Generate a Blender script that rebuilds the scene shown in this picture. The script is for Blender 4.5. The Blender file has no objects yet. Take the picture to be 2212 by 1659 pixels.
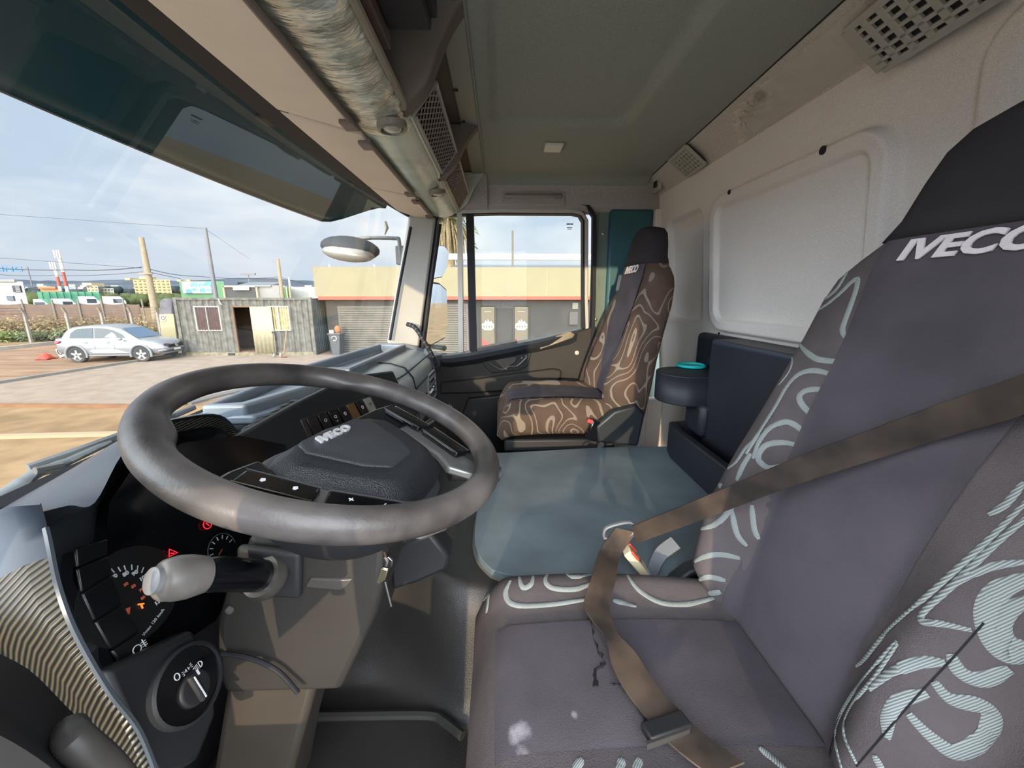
import bpy, bmesh, math, random
from mathutils import Vector, Matrix, Euler
random.seed(4)
V = Vector
SC = bpy.context.scene
COL = SC.collection
Z0 = 2.75            # eye height of the photographer above the yard; cab coordinates are measured from the eye
# ------------------------------------------------------------------ camera
cd = bpy.data.cameras.new('camera'); cam = bpy.data.objects.new('camera', cd); COL.objects.link(cam)
cd.sensor_width = 36.0; cd.lens = 36.0 * 860.00 / 2212.0; cd.clip_start = 0.01; cd.clip_end = 5000
cam.location = (0, 0, Z0)
_f = V((math.cos(0.21688) * math.cos(0.03178), -math.cos(0.21688) * math.sin(0.03178), -math.sin(0.21688)))
cam.rotation_euler = _f.to_track_quat('-Z', 'Y').to_euler()
SC.camera = cam
SC.view_settings.view_transform = 'Standard'; SC.view_settings.look = 'None'
SC.view_settings.gamma = 1.0; SC.view_settings.exposure = 0.75; SC.view_settings.use_curve_mapping = False
SC.cycles.max_bounces = 10; SC.cycles.transparent_max_bounces = 16; SC.cycles.diffuse_bounces = 6
# ------------------------------------------------------------------ sky and sun
SUN_DIR = V((1.0, -0.16, -0.15)).normalized()      # the way the low evening light travels
def make_world():
    w = bpy.data.worlds.new('sky'); SC.world = w; w.use_nodes = True
    nt = w.node_tree; nt.nodes.clear(); N = nt.nodes.new; L = nt.links.new
    out = N('ShaderNodeOutputWorld'); bg = N('ShaderNodeBackground'); L(bg.outputs[0], out.inputs[0])
    tc = N('ShaderNodeTexCoord'); sep = N('ShaderNodeSeparateXYZ'); L(tc.outputs['Generated'], sep.inputs[0])
    mp = N('ShaderNodeMapping'); mp.inputs['Scale'].default_value = (1, 1, 3.2); L(tc.outputs['Generated'], mp.inputs[0])
    n1 = N('ShaderNodeTexNoise'); n1.inputs['Scale'].default_value = 2.3; n1.inputs['Detail'].default_value = 7; n1.inputs['Roughness'].default_value = .52
    n1.inputs['Distortion'].default_value = .3
    L(mp.outputs[0], n1.inputs['Vector'])
    r1 = N('ShaderNodeValToRGB'); L(n1.outputs['Fac'], r1.inputs[0])
    r1.color_ramp.elements[0].position = .36; r1.color_ramp.elements[0].color = (.36, .43, .53, 1)
    r1.color_ramp.elements[1].position = .60; r1.color_ramp.elements[1].color = (.64, .65, .66, 1)
    # paler haze low down, sky behind the camera boosted as fill light for the cab
    rz = N('ShaderNodeMapRange'); L(sep.outputs['Z'], rz.inputs[0]); rz.inputs[1].default_value = 0.0; rz.inputs[2].default_value = .20
    rz.inputs[3].default_value = .80; rz.inputs[4].default_value = 0.0
    mx = N('ShaderNodeMixRGB'); L(rz.outputs[0], mx.inputs[0]); L(r1.outputs[0], mx.inputs[1]); mx.inputs[2].default_value = (.34, .39, .48, 1)
    dt = N('ShaderNodeVectorMath'); dt.operation = 'DOT_PRODUCT'; L(tc.outputs['Generated'], dt.inputs[0]); dt.inputs[1].default_value = -SUN_DIR
    rs = N('ShaderNodeMapRange'); L(dt.outputs['Value'], rs.inputs[0]); rs.inputs[1].default_value = -.25; rs.inputs[2].default_value = .9
    rs.inputs[3].default_value = 1.05; rs.inputs[4].default_value = 11.0
    L(mx.outputs[0], bg.inputs[0]); L(rs.outputs[0], bg.inputs[1])
make_world()
sl = bpy.data.lights.new('sun', 'SUN'); so = bpy.data.objects.new('sun', sl); COL.objects.link(so)
sl.energy = 2.4; sl.angle = math.radians(.6); sl.color = (1.0, .80, .52)
so.rotation_euler = SUN_DIR.to_track_quat('-Z', 'Y').to_euler(); so.location = (-30, 5, 12)
# ------------------------------------------------------------------ materials
def lin(h):
    h = h.lstrip('#'); r = []
    for i in (0, 2, 4):
        c = int(h[i:i + 2], 16) / 255.0
        r.append(c / 12.92 if c <= .04045 else ((c + .055) / 1.055) ** 2.4)
    return (*r, 1)
MC = {}
def mat(name, hx='808080', rough=.6, metal=0.0, var=0.0, vs=8.0, bump=0.0, bs=60.0, spec=.5, hx2=None, detail=3.0, coat=0.0, emit=0.0, stretch=None):
    if name in MC: return MC[name]
    m = bpy.data.materials.new(name); m.use_nodes = True; nt = m.node_tree; b = nt.nodes['Principled BSDF']
    N = nt.nodes.new; L = nt.links.new
    c = lin(hx); b.inputs['Base Color'].default_value = c; b.inputs['Roughness'].default_value = rough; b.inputs['Metallic'].default_value = metal
    b.inputs['Specular IOR Level'].default_value = spec; b.inputs['Coat Weight'].default_value = coat
    tc = N('ShaderNodeTexCoord'); src = tc.outputs['Object']
    if stretch:
        mp = N('ShaderNodeMapping'); mp.inputs['Scale'].default_value = stretch; L(src, mp.inputs[0]); src = mp.outputs[0]
    if var or hx2:
        n = N('ShaderNodeTexNoise'); n.inputs['Scale'].default_value = vs; n.inputs['Detail'].default_value = detail; L(src, n.inputs['Vector'])
        rp = N('ShaderNodeValToRGB'); L(n.outputs['Fac'], rp.inputs[0]); rp.color_ramp.elements[0].position = .35; rp.color_ramp.elements[1].position = .66
        c2 = lin(hx2) if hx2 else c
        rp.color_ramp.elements[0].color = (*[x * (1 - var) for x in c[:3]], 1); rp.color_ramp.elements[1].color = (*[min(1, x * (1 + var)) for x in c2[:3]], 1)
        L(rp.outputs[0], b.inputs['Base Color'])
    if bump:
        n = N('ShaderNodeTexNoise'); n.inputs['Scale'].default_value = bs; n.inputs['Detail'].default_value = 2; L(src, n.inputs['Vector'])
        bp = N('ShaderNodeBump'); bp.inputs['Strength'].default_value = bump; bp.inputs['Distance'].default_value = .01; L(n.outputs['Fac'], bp.inputs['Height']); L(bp.outputs[0], b.inputs['Normal'])
    if emit:
        b.inputs['Emission Color'].default_value = c; b.inputs['Emission Strength'].default_value = emit
    MC[name] = m; return m
def nodes(m): return m.node_tree.nodes, m.node_tree.links, m.node_tree.nodes['Principled BSDF']
def glass(name, tint=(1, 1, 1), refl=1.0, rough=0.0, dirt=0.0):
    if name in MC: return MC[name]
    m = bpy.data.materials.new(name); m.use_nodes = True; nt = m.node_tree; nt.nodes.clear(); N = nt.nodes.new; L = nt.links.new
    o = N('ShaderNodeOutputMaterial'); t = N('ShaderNodeBsdfTransparent'); t.inputs[0].default_value = (*tint, 1); g = N('ShaderNodeBsdfGlossy'); g.inputs['Roughness'].default_value = rough
    f = N('ShaderNodeFresnel'); f.inputs[0].default_value = 1.45; k = N('ShaderNodeMath'); k.operation = 'MULTIPLY'; L(f.outputs[0], k.inputs[0]); k.inputs[1].default_value = refl
    mx = N('ShaderNodeMixShader'); L(k.outputs[0], mx.inputs[0]); L(t.outputs[0], mx.inputs[1]); L(g.outputs[0], mx.inputs[2])
    if dirt:
        d = N('ShaderNodeBsdfDiffuse'); d.inputs[0].default_value = (.7, .66, .6, 1); n = N('ShaderNodeTexNoise'); n.inputs['Scale'].default_value = 5; n.inputs['Detail'].default_value = 6
        tc = N('ShaderNodeTexCoord'); L(tc.outputs['Object'], n.inputs['Vector']); rg = N('ShaderNodeMapRange'); L(n.outputs['Fac'], rg.inputs[0]); rg.inputs[1].default_value = .45; rg.inputs[2].default_value = .8; rg.inputs[3].default_value = 0; rg.inputs[4].default_value = dirt
        m2 = N('ShaderNodeMixShader'); L(rg.outputs[0], m2.inputs[0]); L(mx.outputs[0], m2.inputs[1]); L(d.outputs[0], m2.inputs[2]); mx = m2
    L(mx.outputs[0], o.inputs[0]); MC[name] = m; return m
def seat_fabric(name, base, line, seed, scale, lines=3.0, width=.075, slope=(3.0, 1.2, 4.0)):
    """woven cloth with pale contour lines, each line broken into a twill"""
    m = mat(name, base, rough=.95, spec=.15); N, L, b = nodes(m); nt = m.node_tree; N = nt.nodes.new; L = nt.links.new
    tc = N('ShaderNodeTexCoord'); mp = N('ShaderNodeMapping'); mp.inputs['Location'].default_value = (seed, seed * .7, seed * 1.3); mp.inputs['Scale'].default_value = (.9, .9, .62); L(tc.outputs['Object'], mp.inputs[0])
    n = N('ShaderNodeTexNoise'); n.inputs['Scale'].default_value = scale; n.inputs['Detail'].default_value = .6; n.inputs['Distortion'].default_value = .9; L(mp.outputs[0], n.inputs['Vector'])
    a = N('ShaderNodeMath'); a.operation = 'MULTIPLY'; a.inputs[1].default_value = lines * 3.2; L(n.outputs['Fac'], a.inputs[0])
    dp = N('ShaderNodeVectorMath'); dp.operation = 'DOT_PRODUCT'; L(tc.outputs['Object'], dp.inputs[0]); dp.inputs[1].default_value = slope
    ad = N('ShaderNodeMath'); ad.operation = 'ADD'; L(a.outputs[0], ad.inputs[0]); L(dp.outputs['Value'], ad.inputs[1]); a = ad
    fr = N('ShaderNodeMath'); fr.operation = 'FRACT'; L(a.outputs[0], fr.inputs[0])
    sb = N('ShaderNodeMath'); sb.operation = 'SUBTRACT'; sb.inputs[1].default_value = .5; L(fr.outputs[0], sb.inputs[0])
    ab = N('ShaderNodeMath'); ab.operation = 'ABSOLUTE'; L(sb.outputs[0], ab.inputs[0])
    lt = N('ShaderNodeMath'); lt.operation = 'LESS_THAN'; lt.inputs[1].default_value = width; L(ab.outputs[0], lt.inputs[0])
    wv = N('ShaderNodeTexWave'); wv.bands_direction = 'DIAGONAL'; wv.inputs['Scale'].default_value = 95; L(tc.outputs['Object'], wv.inputs['Vector'])
    wr = N('ShaderNodeMapRange'); L(wv.outputs['Fac'], wr.inputs[0]); wr.inputs[3].default_value = .45; wr.inputs[4].default_value = 1.0
    ml = N('ShaderNodeMath'); ml.operation = 'MULTIPLY'; L(lt.outputs[0], ml.inputs[0]); L(wr.outputs[0], ml.inputs[1])
    n2 = N('ShaderNodeTexNoise'); n2.inputs['Scale'].default_value = 9; n2.inputs['Detail'].default_value = 4; L(tc.outputs['Object'], n2.inputs['Vector'])
    rp = N('ShaderNodeValToRGB'); L(n2.outputs['Fac'], rp.inputs[0]); c = lin(base); rp.color_ramp.elements[0].position = .3; rp.color_ramp.elements[1].position = .7
    rp.color_ramp.elements[0].color = (*[x * .8 for x in c[:3]], 1); rp.color_ramp.elements[1].color = (*[x * 1.2 for x in c[:3]], 1)
    mx = N('ShaderNodeMixRGB'); L(ml.outputs[0], mx.inputs[0]); L(rp.outputs[0], mx.inputs[1]); mx.inputs[2].default_value = lin(line); L(mx.outputs[0], b.inputs['Base Color'])
    bp = N('ShaderNodeBump'); bp.inputs['Strength'].default_value = .25; bp.inputs['Distance'].default_value = .002; L(wv.outputs['Fac'], bp.inputs['Height']); L(bp.outputs[0], b.inputs['Normal'])
    return m
def ribbed(name, hx, hx2, scale, direction='X', rough=.45, bump=.6, metal=0.0, diag=None):
    m = mat(name, hx, rough=rough, metal=metal); nt = m.node_tree; N = nt.nodes.new; L = nt.links.new; b = nt.nodes['Principled BSDF']
    tc = N('ShaderNodeTexCoord'); src = tc.outputs['Object']
    if diag:
        mp = N('ShaderNodeMapping'); mp.inputs['Rotation'].default_value = diag; L(src, mp.inputs[0]); src = mp.outputs[0]
    wv = N('ShaderNodeTexWave'); wv.bands_direction = direction; wv.inputs['Scale'].default_value = scale; L(src, wv.inputs['Vector'])
    mx = N('ShaderNodeMixRGB'); L(wv.outputs['Fac'], mx.inputs[0]); mx.inputs[1].default_value = lin(hx); mx.inputs[2].default_value = lin(hx2); L(mx.outputs[0], b.inputs['Base Color'])
    bp = N('ShaderNodeBump'); bp.inputs['Strength'].default_value = bump; bp.inputs['Distance'].default_value = .004; L(wv.outputs['Fac'], bp.inputs['Height']); L(bp.outputs[0], b.inputs['Normal'])
    return m
# ------------------------------------------------------------------ mesh builder
class MB:
    def __init__(s): s.v = []; s.f = []
    def add(s, vs, fs):
        n = len(s.v); s.v += [V(p) for p in vs]; s.f += [[i + n for i in f] for f in fs]; return s
    def box(s, c, d, rot=None):
        M = Euler(rot).to_matrix() if rot is not None and not isinstance(rot, Matrix) else rot
        ps = []
        for x in (-.5, .5):
            for y in (-.5, .5):
                for z in (-.5, .5):
                    p = V((x * d[0], y * d[1], z * d[2])); ps.append((M @ p if M else p) + V(c))
        return s.add(ps, [(0, 1, 3, 2), (4, 6, 7, 5), (0, 4, 5, 1), (2, 3, 7, 6), (0, 2, 6, 4), (1, 5, 7, 3)])
    def bb(s, lo, hi): return s.box([(a + b) / 2 for a, b in zip(lo, hi)], [abs(b - a) for a, b in zip(lo, hi)])
    def hexa(s, a, b):   # two quads, a and b, corners in the same order
        return s.loft([a, b])
    def loft(s, rings, closed=True, caps=True):
        n = len(rings[0]); fs = []
        for i in range(len(rings) - 1):
            for j in range(n if closed else n - 1):
                k = (j + 1) % n; fs.append((i * n + j, i * n + k, (i + 1) * n + k, (i + 1) * n + j))
        if caps and closed: fs.append(tuple(range(n))[::-1]); fs.append(tuple((len(rings) - 1) * n + j for j in range(n)))
        return s.add([p for r in rings for p in r], fs)
    def tube(s, pts, r, n=10, caps=True, closed=False, flat=None):
        pts = [V(p) for p in pts]; m = len(pts); up = None; rings = []
        for i, p in enumerate(pts):
            if closed: t = pts[(i + 1) % m] - pts[i - 1]
            else: t = pts[min(i + 1, m - 1)] - pts[max(i - 1, 0)]
            t.normalize()
            if up is None: up = V((0, 0, 1)) if abs(t.z) < .9 else V((1, 0, 0))
            a = up - t * up.dot(t); a.normalize(); b = t.cross(a); up = a
            rr = r[i] if isinstance(r, (list, tuple)) else r
            rings.append([p + a * math.cos(2 * math.pi * k / n) * rr * (flat or 1) + b * math.sin(2 * math.pi * k / n) * rr for k in range(n)])
        if closed: rings.append(rings[0]); caps = False
        return s.loft(rings, True, caps)
    def cyl(s, p0, p1, r, n=16, r1=None): return s.tube([p0, p1], [r, r if r1 is None else r1], n)
    def lathe(s, prof, c, axis=(0, 0, 1), n=24, caps=True):
        ax = V(axis).normalized(); a = ax.orthogonal().normalized(); b = ax.cross(a)
        return s.loft([[V(c) + ax * h + (a * math.cos(2 * math.pi * k / n) + b * math.sin(2 * math.pi * k / n)) * r for k in range(n)] for r, h in prof], True, caps)
    def prism(s, poly, vec): vec = V(vec); return s.loft([[V(p) for p in poly], [V(p) + vec for p in poly]])
    def grid(s, rows, closed=False): return s.loft(rows, closed, False)
    def ell(s, c, r, n=12, m=8, rot=None):
        rings = []
        for i in range(1, m):
            t = math.pi * i / m
            ring = [V((math.sin(t) * math.cos(2 * math.pi * k / n) * r[0], math.sin(t) * math.sin(2 * math.pi * k / n) * r[1], math.cos(t) * r[2])) for k in range(n)]
            rings.append([(rot @ p if rot else p) + V(c) for p in ring])
        return s.loft(rings)
    def ribbon(s, pts, wid, th=.003):   # strap along pts, wid = half-width vectors
        rings = []
        for i, p in enumerate(pts):
            p = V(p); w = V(wid[i]); t = (V(pts[min(i + 1, len(pts) - 1)]) - V(pts[max(i - 1, 0)])).normalized(); nn = t.cross(w).normalized() * th
            rings.append([p - w - nn, p + w - nn, p + w + nn, p - w + nn])
        return s.loft(rings)
def mesh_from(name, mb):
    me = bpy.data.meshes.new(name); me.from_pydata([tuple(p) for p in mb.v], [], mb.f)
    bm = bmesh.new(); bm.from_mesh(me); bmesh.ops.recalc_face_normals(bm, faces=bm.faces); bm.to_mesh(me); bm.free()
    return me
WP = {}     # absolute cab position of each object's origin
def obj(name, mb, m, parent=None, label=None, cat=None, group=None, kind=None, bevel=0.0, sub=0, angle=.7, seg=2, solid=0.0):
    vs = mb.v; lo = V([min(p[i] for p in vs) for i in range(3)]); hi = V([max(p[i] for p in vs) for i in range(3)])
    c = (lo + hi) / 2
    if parent is None: c.z = lo.z
    mb2 = MB(); mb2.v = [p - c for p in vs]; mb2.f = mb.f
    me = mesh_from(name, mb2); me.materials.append(m)
    for p in me.polygons: p.use_smooth = True
    if angle < 3: me.set_sharp_from_angle(angle=angle)
    o = bpy.data.objects.new(name, me); COL.objects.link(o)
    if parent is not None:
        o.parent = parent; o.location = c - WP[parent.name]
    else: o.location = c + V((0, 0, Z0))
    WP[o.name] = c
    if solid:
        md = o.modifiers.new('solid', 'SOLIDIFY'); md.thickness = solid; md.offset = 0
    if bevel:
        md = o.modifiers.new('bevel', 'BEVEL'); md.width = bevel; md.segments = seg; md.limit_method = 'ANGLE'; md.angle_limit = .6
    if sub:
        md = o.modifiers.new('sub', 'SUBSURF'); md.levels = sub; md.render_levels = sub
    if label: o['label'] = label
    if cat: o['category'] = cat
    if group: o['group'] = group
    if kind: o['kind'] = kind
    return o
def thing(name, label, cat, loc, group=None, kind=None):
    o = bpy.data.objects.new(name, None); COL.objects.link(o); o.empty_display_size = .05
    o.location = V(loc) + V((0, 0, Z0)); WP[o.name] = V(loc); o['label'] = label
    if cat: o['category'] = cat
    if group: o['group'] = group
    if kind: o['kind'] = kind
    return o
def struct(name, mb, m, label=None, **k): return obj(name, mb, m, kind='structure', label=label, **k)
def dup(root, loc, rz=0.0, label=None, group=None, scale=None):
    def cp(o, par):
        c = o.copy(); COL.objects.link(c); c.parent = par
        for ch in list(o.children): cp(ch, c)
        return c
    r = cp(root, None); r.location = V(loc) + V((0, 0, Z0)); r.rotation_euler = (0, 0, rz); WP[r.name] = V(loc)
    if scale: r.scale = scale
    if label: r['label'] = label
    if group: r['group'] = group
    return r
def text(name, s, size, m, org, xd, yd, parent=None, ext=.0006, shear=0.0, off=0.0, align='LEFT', sx=1.0, **k):
    cu = bpy.data.curves.new(name, 'FONT'); cu.body = s; cu.size = size; cu.extrude = ext; cu.shear = shear; cu.offset = off; cu.align_x = align; cu.resolution_u = 3
    t = bpy.data.objects.new(name, cu); COL.objects.link(t); dg = bpy.context.evaluated_depsgraph_get(); me = t.evaluated_get(dg).to_mesh()
    xd = V(xd).normalized(); yd = V(yd); yd = (yd - xd * yd.dot(xd)).normalized(); zd = xd.cross(yd); mb = MB()
    mb.add([V(org) + xd * p.co.x * sx + yd * p.co.y + zd * p.co.z for p in me.vertices], [list(p.vertices) for p in me.polygons])
    COL.objects.unlink(t); bpy.data.objects.remove(t); bpy.data.curves.remove(cu)
    return obj(name, mb, m, parent, angle=.5, **k)
def lerp(a, b, t): return V(a) * (1 - t) + V(b) * t
def sstep(a, b, x):
    t = max(0, min(1, (x - a) / (b - a))); return t * t * (3 - 2 * t)
def interp(tab, x):      # piecewise cubic-ish lookup in a table of (x, y...)
    if x <= tab[0][0]: return tab[0][1:]
    for a, b in zip(tab, tab[1:]):
        if x <= b[0]:
            t = (x - a[0]) / (b[0] - a[0]); return tuple(p + (q - p) * t for p, q in zip(a[1:], b[1:]))
    return tab[-1][1:]
def smooth_path(pts, n=6):      # Catmull-Rom through pts
    pts = [V(p) for p in pts]; out = []
    for i in range(len(pts) - 1):
        p0 = pts[max(i - 1, 0)]; p1 = pts[i]; p2 = pts[i + 1]; p3 = pts[min(i + 2, len(pts) - 1)]
        for k in range(n):
            t = k / n; out.append(.5 * ((2 * p1) + (p2 - p0) * t + (2 * p0 - 5 * p1 + 4 * p2 - p3) * t * t + (3 * p1 - p0 - 3 * p2 + p3) * t ** 3))
    return out + [pts[-1]]
def rrect(cx, cy, w, h, r, n=5):
    out = []
    for sx, sy, a0 in ((1, 1, 0), (-1, 1, 90), (-1, -1, 180), (1, -1, 270)):
        for k in range(n + 1):
            a = math.radians(a0 + 90 * k / n); out.append((cx + sx * (w / 2 - r) + r * math.cos(a), cy + sy * (h / 2 - r) + r * math.sin(a)))
    return out
# ================================================================== CAB SHELL
M_head = mat('headliner_cloth', '98998f', rough=.95, var=.10, vs=300, bump=.25, bs=500, spec=.1)
M_rear = mat('rear_wall_cloth', 'e2dbd4', rough=.95, var=.14, vs=650, bump=.22, bs=900, spec=.1)
M_trimg = mat('pale_grey_trim', 'a39c94', rough=.6, var=.06, vs=5, bump=.06, bs=400)
M_blk = mat('black_plastic', '212124', rough=.55, var=.12, vs=6, bump=.08, bs=900)
M_blk2 = mat('soft_black_plastic', '2a2724', rough=.62, var=.12, vs=5, bump=.12, bs=700)
M_gloss = mat('gloss_black', '0b0c10', rough=.16)
M_rub = mat('black_rubber', '15151a', rough=.7)
M_teal = mat('teal_paint', '2c5a61', rough=.42, var=.12, vs=4)
M_tealg = mat('grey_green_paint', '66776e', rough=.45, var=.12, vs=5)
M_mat = mat('rubber_mat', '2a2826', rough=.5, var=.25, vs=5, bump=.15, bs=350)
M_pil = mat('pillar_paint', 'b2ada4', rough=.45, var=.06, vs=3)
M_chrome = mat('chrome', 'd8d8d8', rough=.15, metal=1.0)
M_steel = mat('dull_steel', '8d8b88', rough=.35, metal=.9)
M_white = mat('white_print', 'e6e8ec', rough=.6)
M_screw = mat('screw_metal', '9a978f', rough=.3, metal=.8)
XR = 2.26
def wall_y(z): return -.907 + .1 * z
def sdr(x, y, x0, x1, y0, y1, r):     # signed distance to a rounded rectangle
    cx, cy = (x0 + x1) / 2, (y0 + y1) / 2; qx = abs(x - cx) - (x1 - x0) / 2 + r; qy = abs(y - cy) - (y1 - y0) / 2 + r
    return math.hypot(max(qx, 0), max(qy, 0)) + min(max(qx, qy), 0) - r
def frange(a, b, n): return [a + (b - a) * i / n for i in range(n + 1)]
# floor with the raised engine tunnel under its rubber mat
FLZ = -.90
def floor_z(x, y):
    front = sstep(.62, .30, y)
    edge = .66 + .10 * sstep(.05, .30, y)
    top = -.635 - .03 * sstep(.1, .4, y)
    up = sstep(edge + .01, edge + .11, x) * (1 - sstep(1.56, 1.66, x))
    hump = .05 * math.exp(-((x - .74) / .09) ** 2 - ((y - .20) / .12) ** 2)
    return FLZ + (top - FLZ) * up + hump * up
rows = [[V((x, y, floor_z(x, y))) for x in frange(.10, 2.30, 110)] for y in frange(-.97, .72, 70)]
struct('floor', MB().grid(rows), M_mat, 'black rubber mat moulded over the cab floor and engine tunnel', angle=4)
# ceiling with its pressed hatch outline
def ceil_z(x, y):
    d = sdr(x, y, .15, 1.60, -.47, .03, .07)
    return .597 + .022 * sstep(.0, -.022, d) - .05 * sstep(2.12, 2.27, x) ** 2
def ceil_back(x): return -.715 - .065 * (x - .95) / 1.31
rows = [[V((x, .075 + (ceil_back(x) - .075) * t, ceil_z(x, .075 + (ceil_back(x) - .075) * t))) for x in frange(.08, 2.27, 150)] for t in frange(0, 1, 60)]
struct('ceiling', MB().grid(rows), M_head, 'grey cloth headliner pressed with a roof hatch outline', angle=4)
struct('roof', MB().bb((.05, -1.0, .66), (2.40, .62, .70)), M_tealg)
# rear wall of grey needled cloth with pressed panels
def rear_pt(x, z):
    h = 0.0
    dA = sdr(x, z, .965, 1.635, -.095, .335, .05)
    h -= .018 * sstep(.002, -.009, dA)
    h += .034 * sstep(.052, .036, dA)
    dB = sdr(x, z, 1.80, 2.16, -.115, .37, .05); h -= .034 * sstep(.012, -.012, dB)
    dC = sdr(x, z, .05, .765, -.2, .45, .06); h += .020 * sstep(.03, .005, dC) - .012 * sstep(-.03, -.05, dC)
    return V((x, wall_y(z) + h, z))
rows = [[rear_pt(x, z) for x in frange(.08, 2.30, 420)] for z in frange(-1.0, .525, 280)]
wb = struct('wall_back', MB().grid(rows), M_rear, 'grey cloth rear wall pressed with rounded panels', angle=4)
for (px, r_) in (((1.104,-0.864,0.367), .0105), ((1.531,-0.864,0.368), .008), ((1.648,-0.905,-0.152), .005)):
    hp = rear_pt(V(px).x, V(px).z); struct('trim_2', MB().cyl(hp + V((0, -.006, 0)), hp + V((0, .003, 0)), r_, 18), M_rub)
# sloping ledge between headliner and rear wall
rows = [[V((x, ceil_back(x) + (-.855 - ceil_back(x)) * t, .60 - .08 * t + .010 * math.sin(math.pi * t))) for x in frange(.08, 2.28, 60)] for t in frange(0, 1, 8)]
struct('trim_1', MB().grid(rows), mat('ledge_cloth', 'c4bbb2', rough=.9, var=.12, vs=200, bump=.2, bs=300, spec=.15), 'sloping grey ledge between headliner and rear wall', angle=4)
struct('trim_3', MB().tube([(x, -.862, .517) for x in (.1, 1.0, 2.25)], .006, 8), M_trimg)
struct('trim_12', MB().tube([(x, ceil_back(x) - .001, .598) for x in (.1, 1.0, 2.25)], .003, 8), M_rub)
# right header over the door, pillar sheets, A-pillar
mb = MB(); mb.loft([[V((XR + .02, y, .44)), V((XR - .005, y, .47)), V((XR - .01, y, .54)), V((XR - .06, y, .60)), V((XR + .06, y, .62)), V((XR + .08, y, .44))] for y in (.06, -.90)])
struct('wall_right', mb, mat('header_cloth', 'a89f99', rough=.9, var=.12, vs=180, spec=.15), 'grey cloth header above the passenger door', bevel=.006)
mb = MB(); mb.loft([[V((XR + .02, y, .44)), V((XR - .02, y, .47)), V((XR - .03, y, .54)), V((XR - .10, y, .60)), V((XR + .06, y, .62)), V((XR + .08, y, .44))] for y in (.50, .055)])
struct('trim_4', mb, mat('header_cloth'), bevel=.006)
mb = MB().bb((2.285, -.61, -.95), (2.335, -.535, .46))
pb = struct('trim_5', mb, M_tealg, 'grey-green painted pillar between passenger door and rear wall', bevel=.012)
mb = MB().bb((2.262, -.838, -.62), (2.34, -.60, .46))
struct('trim_6', mb, M_teal, 'dark teal painted corner panel behind the passenger seat', bevel=.015)
mb = MB().bb((2.235, -.875, -.95), (2.30, -.836, .455)); struct('trim_7', mb, M_rear, bevel=.008)
for q in ((2.280,-0.570,0.333), (2.280,-0.551,-0.129), (2.280,-0.574,-0.592)):
    struct('trim_8', MB().lathe([(.009, 0), (.009, .003), (.004, .005)], V(q) , (-1, 0, 0), 14), M_screw)
mb = MB().loft([[V((2.220,0.462,0.417)), V((2.250,0.329,0.405)), V((2.340,0.347,0.421)), V((2.340,0.492,0.439))], [V((2.200,0.611,-0.253)), V((2.240,0.451,-0.284)), V((2.340,0.477,-0.297)), V((2.340,0.655,-0.269))], ])
struct('trim_9', mb, M_pil, 'pale grey painted right windscreen pillar', bevel=.012)
struct('trim_10', MB().tube([V((2.190,0.452,0.349)), V((2.180,0.527,0.048)), V((2.170,0.591,-0.232))], .008, 8), M_rub)
struct('trim_11', MB().tube([V((2.240,0.309,0.371)), V((2.230,0.370,0.049)), V((2.230,0.426,-0.283))], .011, 8), M_rub)
struct('wall_right_skin', MB().bb((2.345, -1.0, -1.0), (2.37, -.53, .66)), M_tealg)
struct('wall_right_foot', MB().bb((2.262, -.97, -1.0), (2.34, -.54, -.60)), M_rear, bevel=.01)
# left side of the cab, its openings shaped to pattern the sunlight inside
mb = MB().bb((.02, -1.0, -1.0), (.09, -.31, .64)).bb((.02, -.31, .49), (.09, .19, .64)).bb((.02, -.31, -1.0), (.09, .64, -.89)).bb((.02, .19, -.89), (.09, .27, .64)).bb((.02, .27, -.12), (.09, .64, .64)).bb((.02, .27, -.89), (.09, .64, -.60)).bb((.02, .50, -.60), (.09, .64, -.12))
WL = struct('wall_left', mb, M_tealg, 'unseen driver side sheet metal, openings shaped to pattern the sunlight')
# windscreen
def ws(x, t):      # t 0 top .. 1 bottom
    b = max(0.0, 1 - ((x - 1.17) / 1.12) ** 2)
    return V((x, .462 + .072 * b + (.14 + .045 * b) * t, .445 - .72 * t))
rows = [[ws(x, t) for x in frange(.09, 2.245, 40)] for t in frange(0, 1, 10)]
struct('window_1', MB().grid(rows), glass('windscreen_glass', (.97, 1.0, .99), .10, dirt=.06), 'large curved windscreen with dusty smears', angle=4)
mb = MB().loft([[ws(x, -.03) + V((0, .02, 0)), ws(x, .055), ws(x, .05) + V((0, -.012, -.004)), V((x, .475, .405)), V((x, .45, .43)), V((x, .46, .47))] for x in frange(.09, 2.24, 24)])
struct('trim_13', mb, M_rub, 'black rubber seal along the windscreen head', angle=.6)
mb = MB().loft([[ws(x, .985), ws(x, 1.03), ws(x, 1.03) + V((0, -.03, -.01)), ws(x, .995) + V((0, -.02, 0))] for x in frange(.09, 2.24, 24)])
struct('trim_14', mb, M_rub, angle=.6)
# ------------------------------------------------------------------ passenger door
dr = thing('door_1', 'passenger door with sloping window and dark moulded trim', None, (2.30, 0, -1.0), kind='structure')
prof = [(.52, -.325), (.30, -.335), (.156, -.312), (-.05, -.275), (-.46, -.19), (-.55, -.165), (-.55, -.95), (.56, -.95)]
obj('door_panel', MB().prism([V((2.262, y, z)) for y, z in prof], (.07, 0, 0)), M_blk2, dr, bevel=.008)
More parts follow.
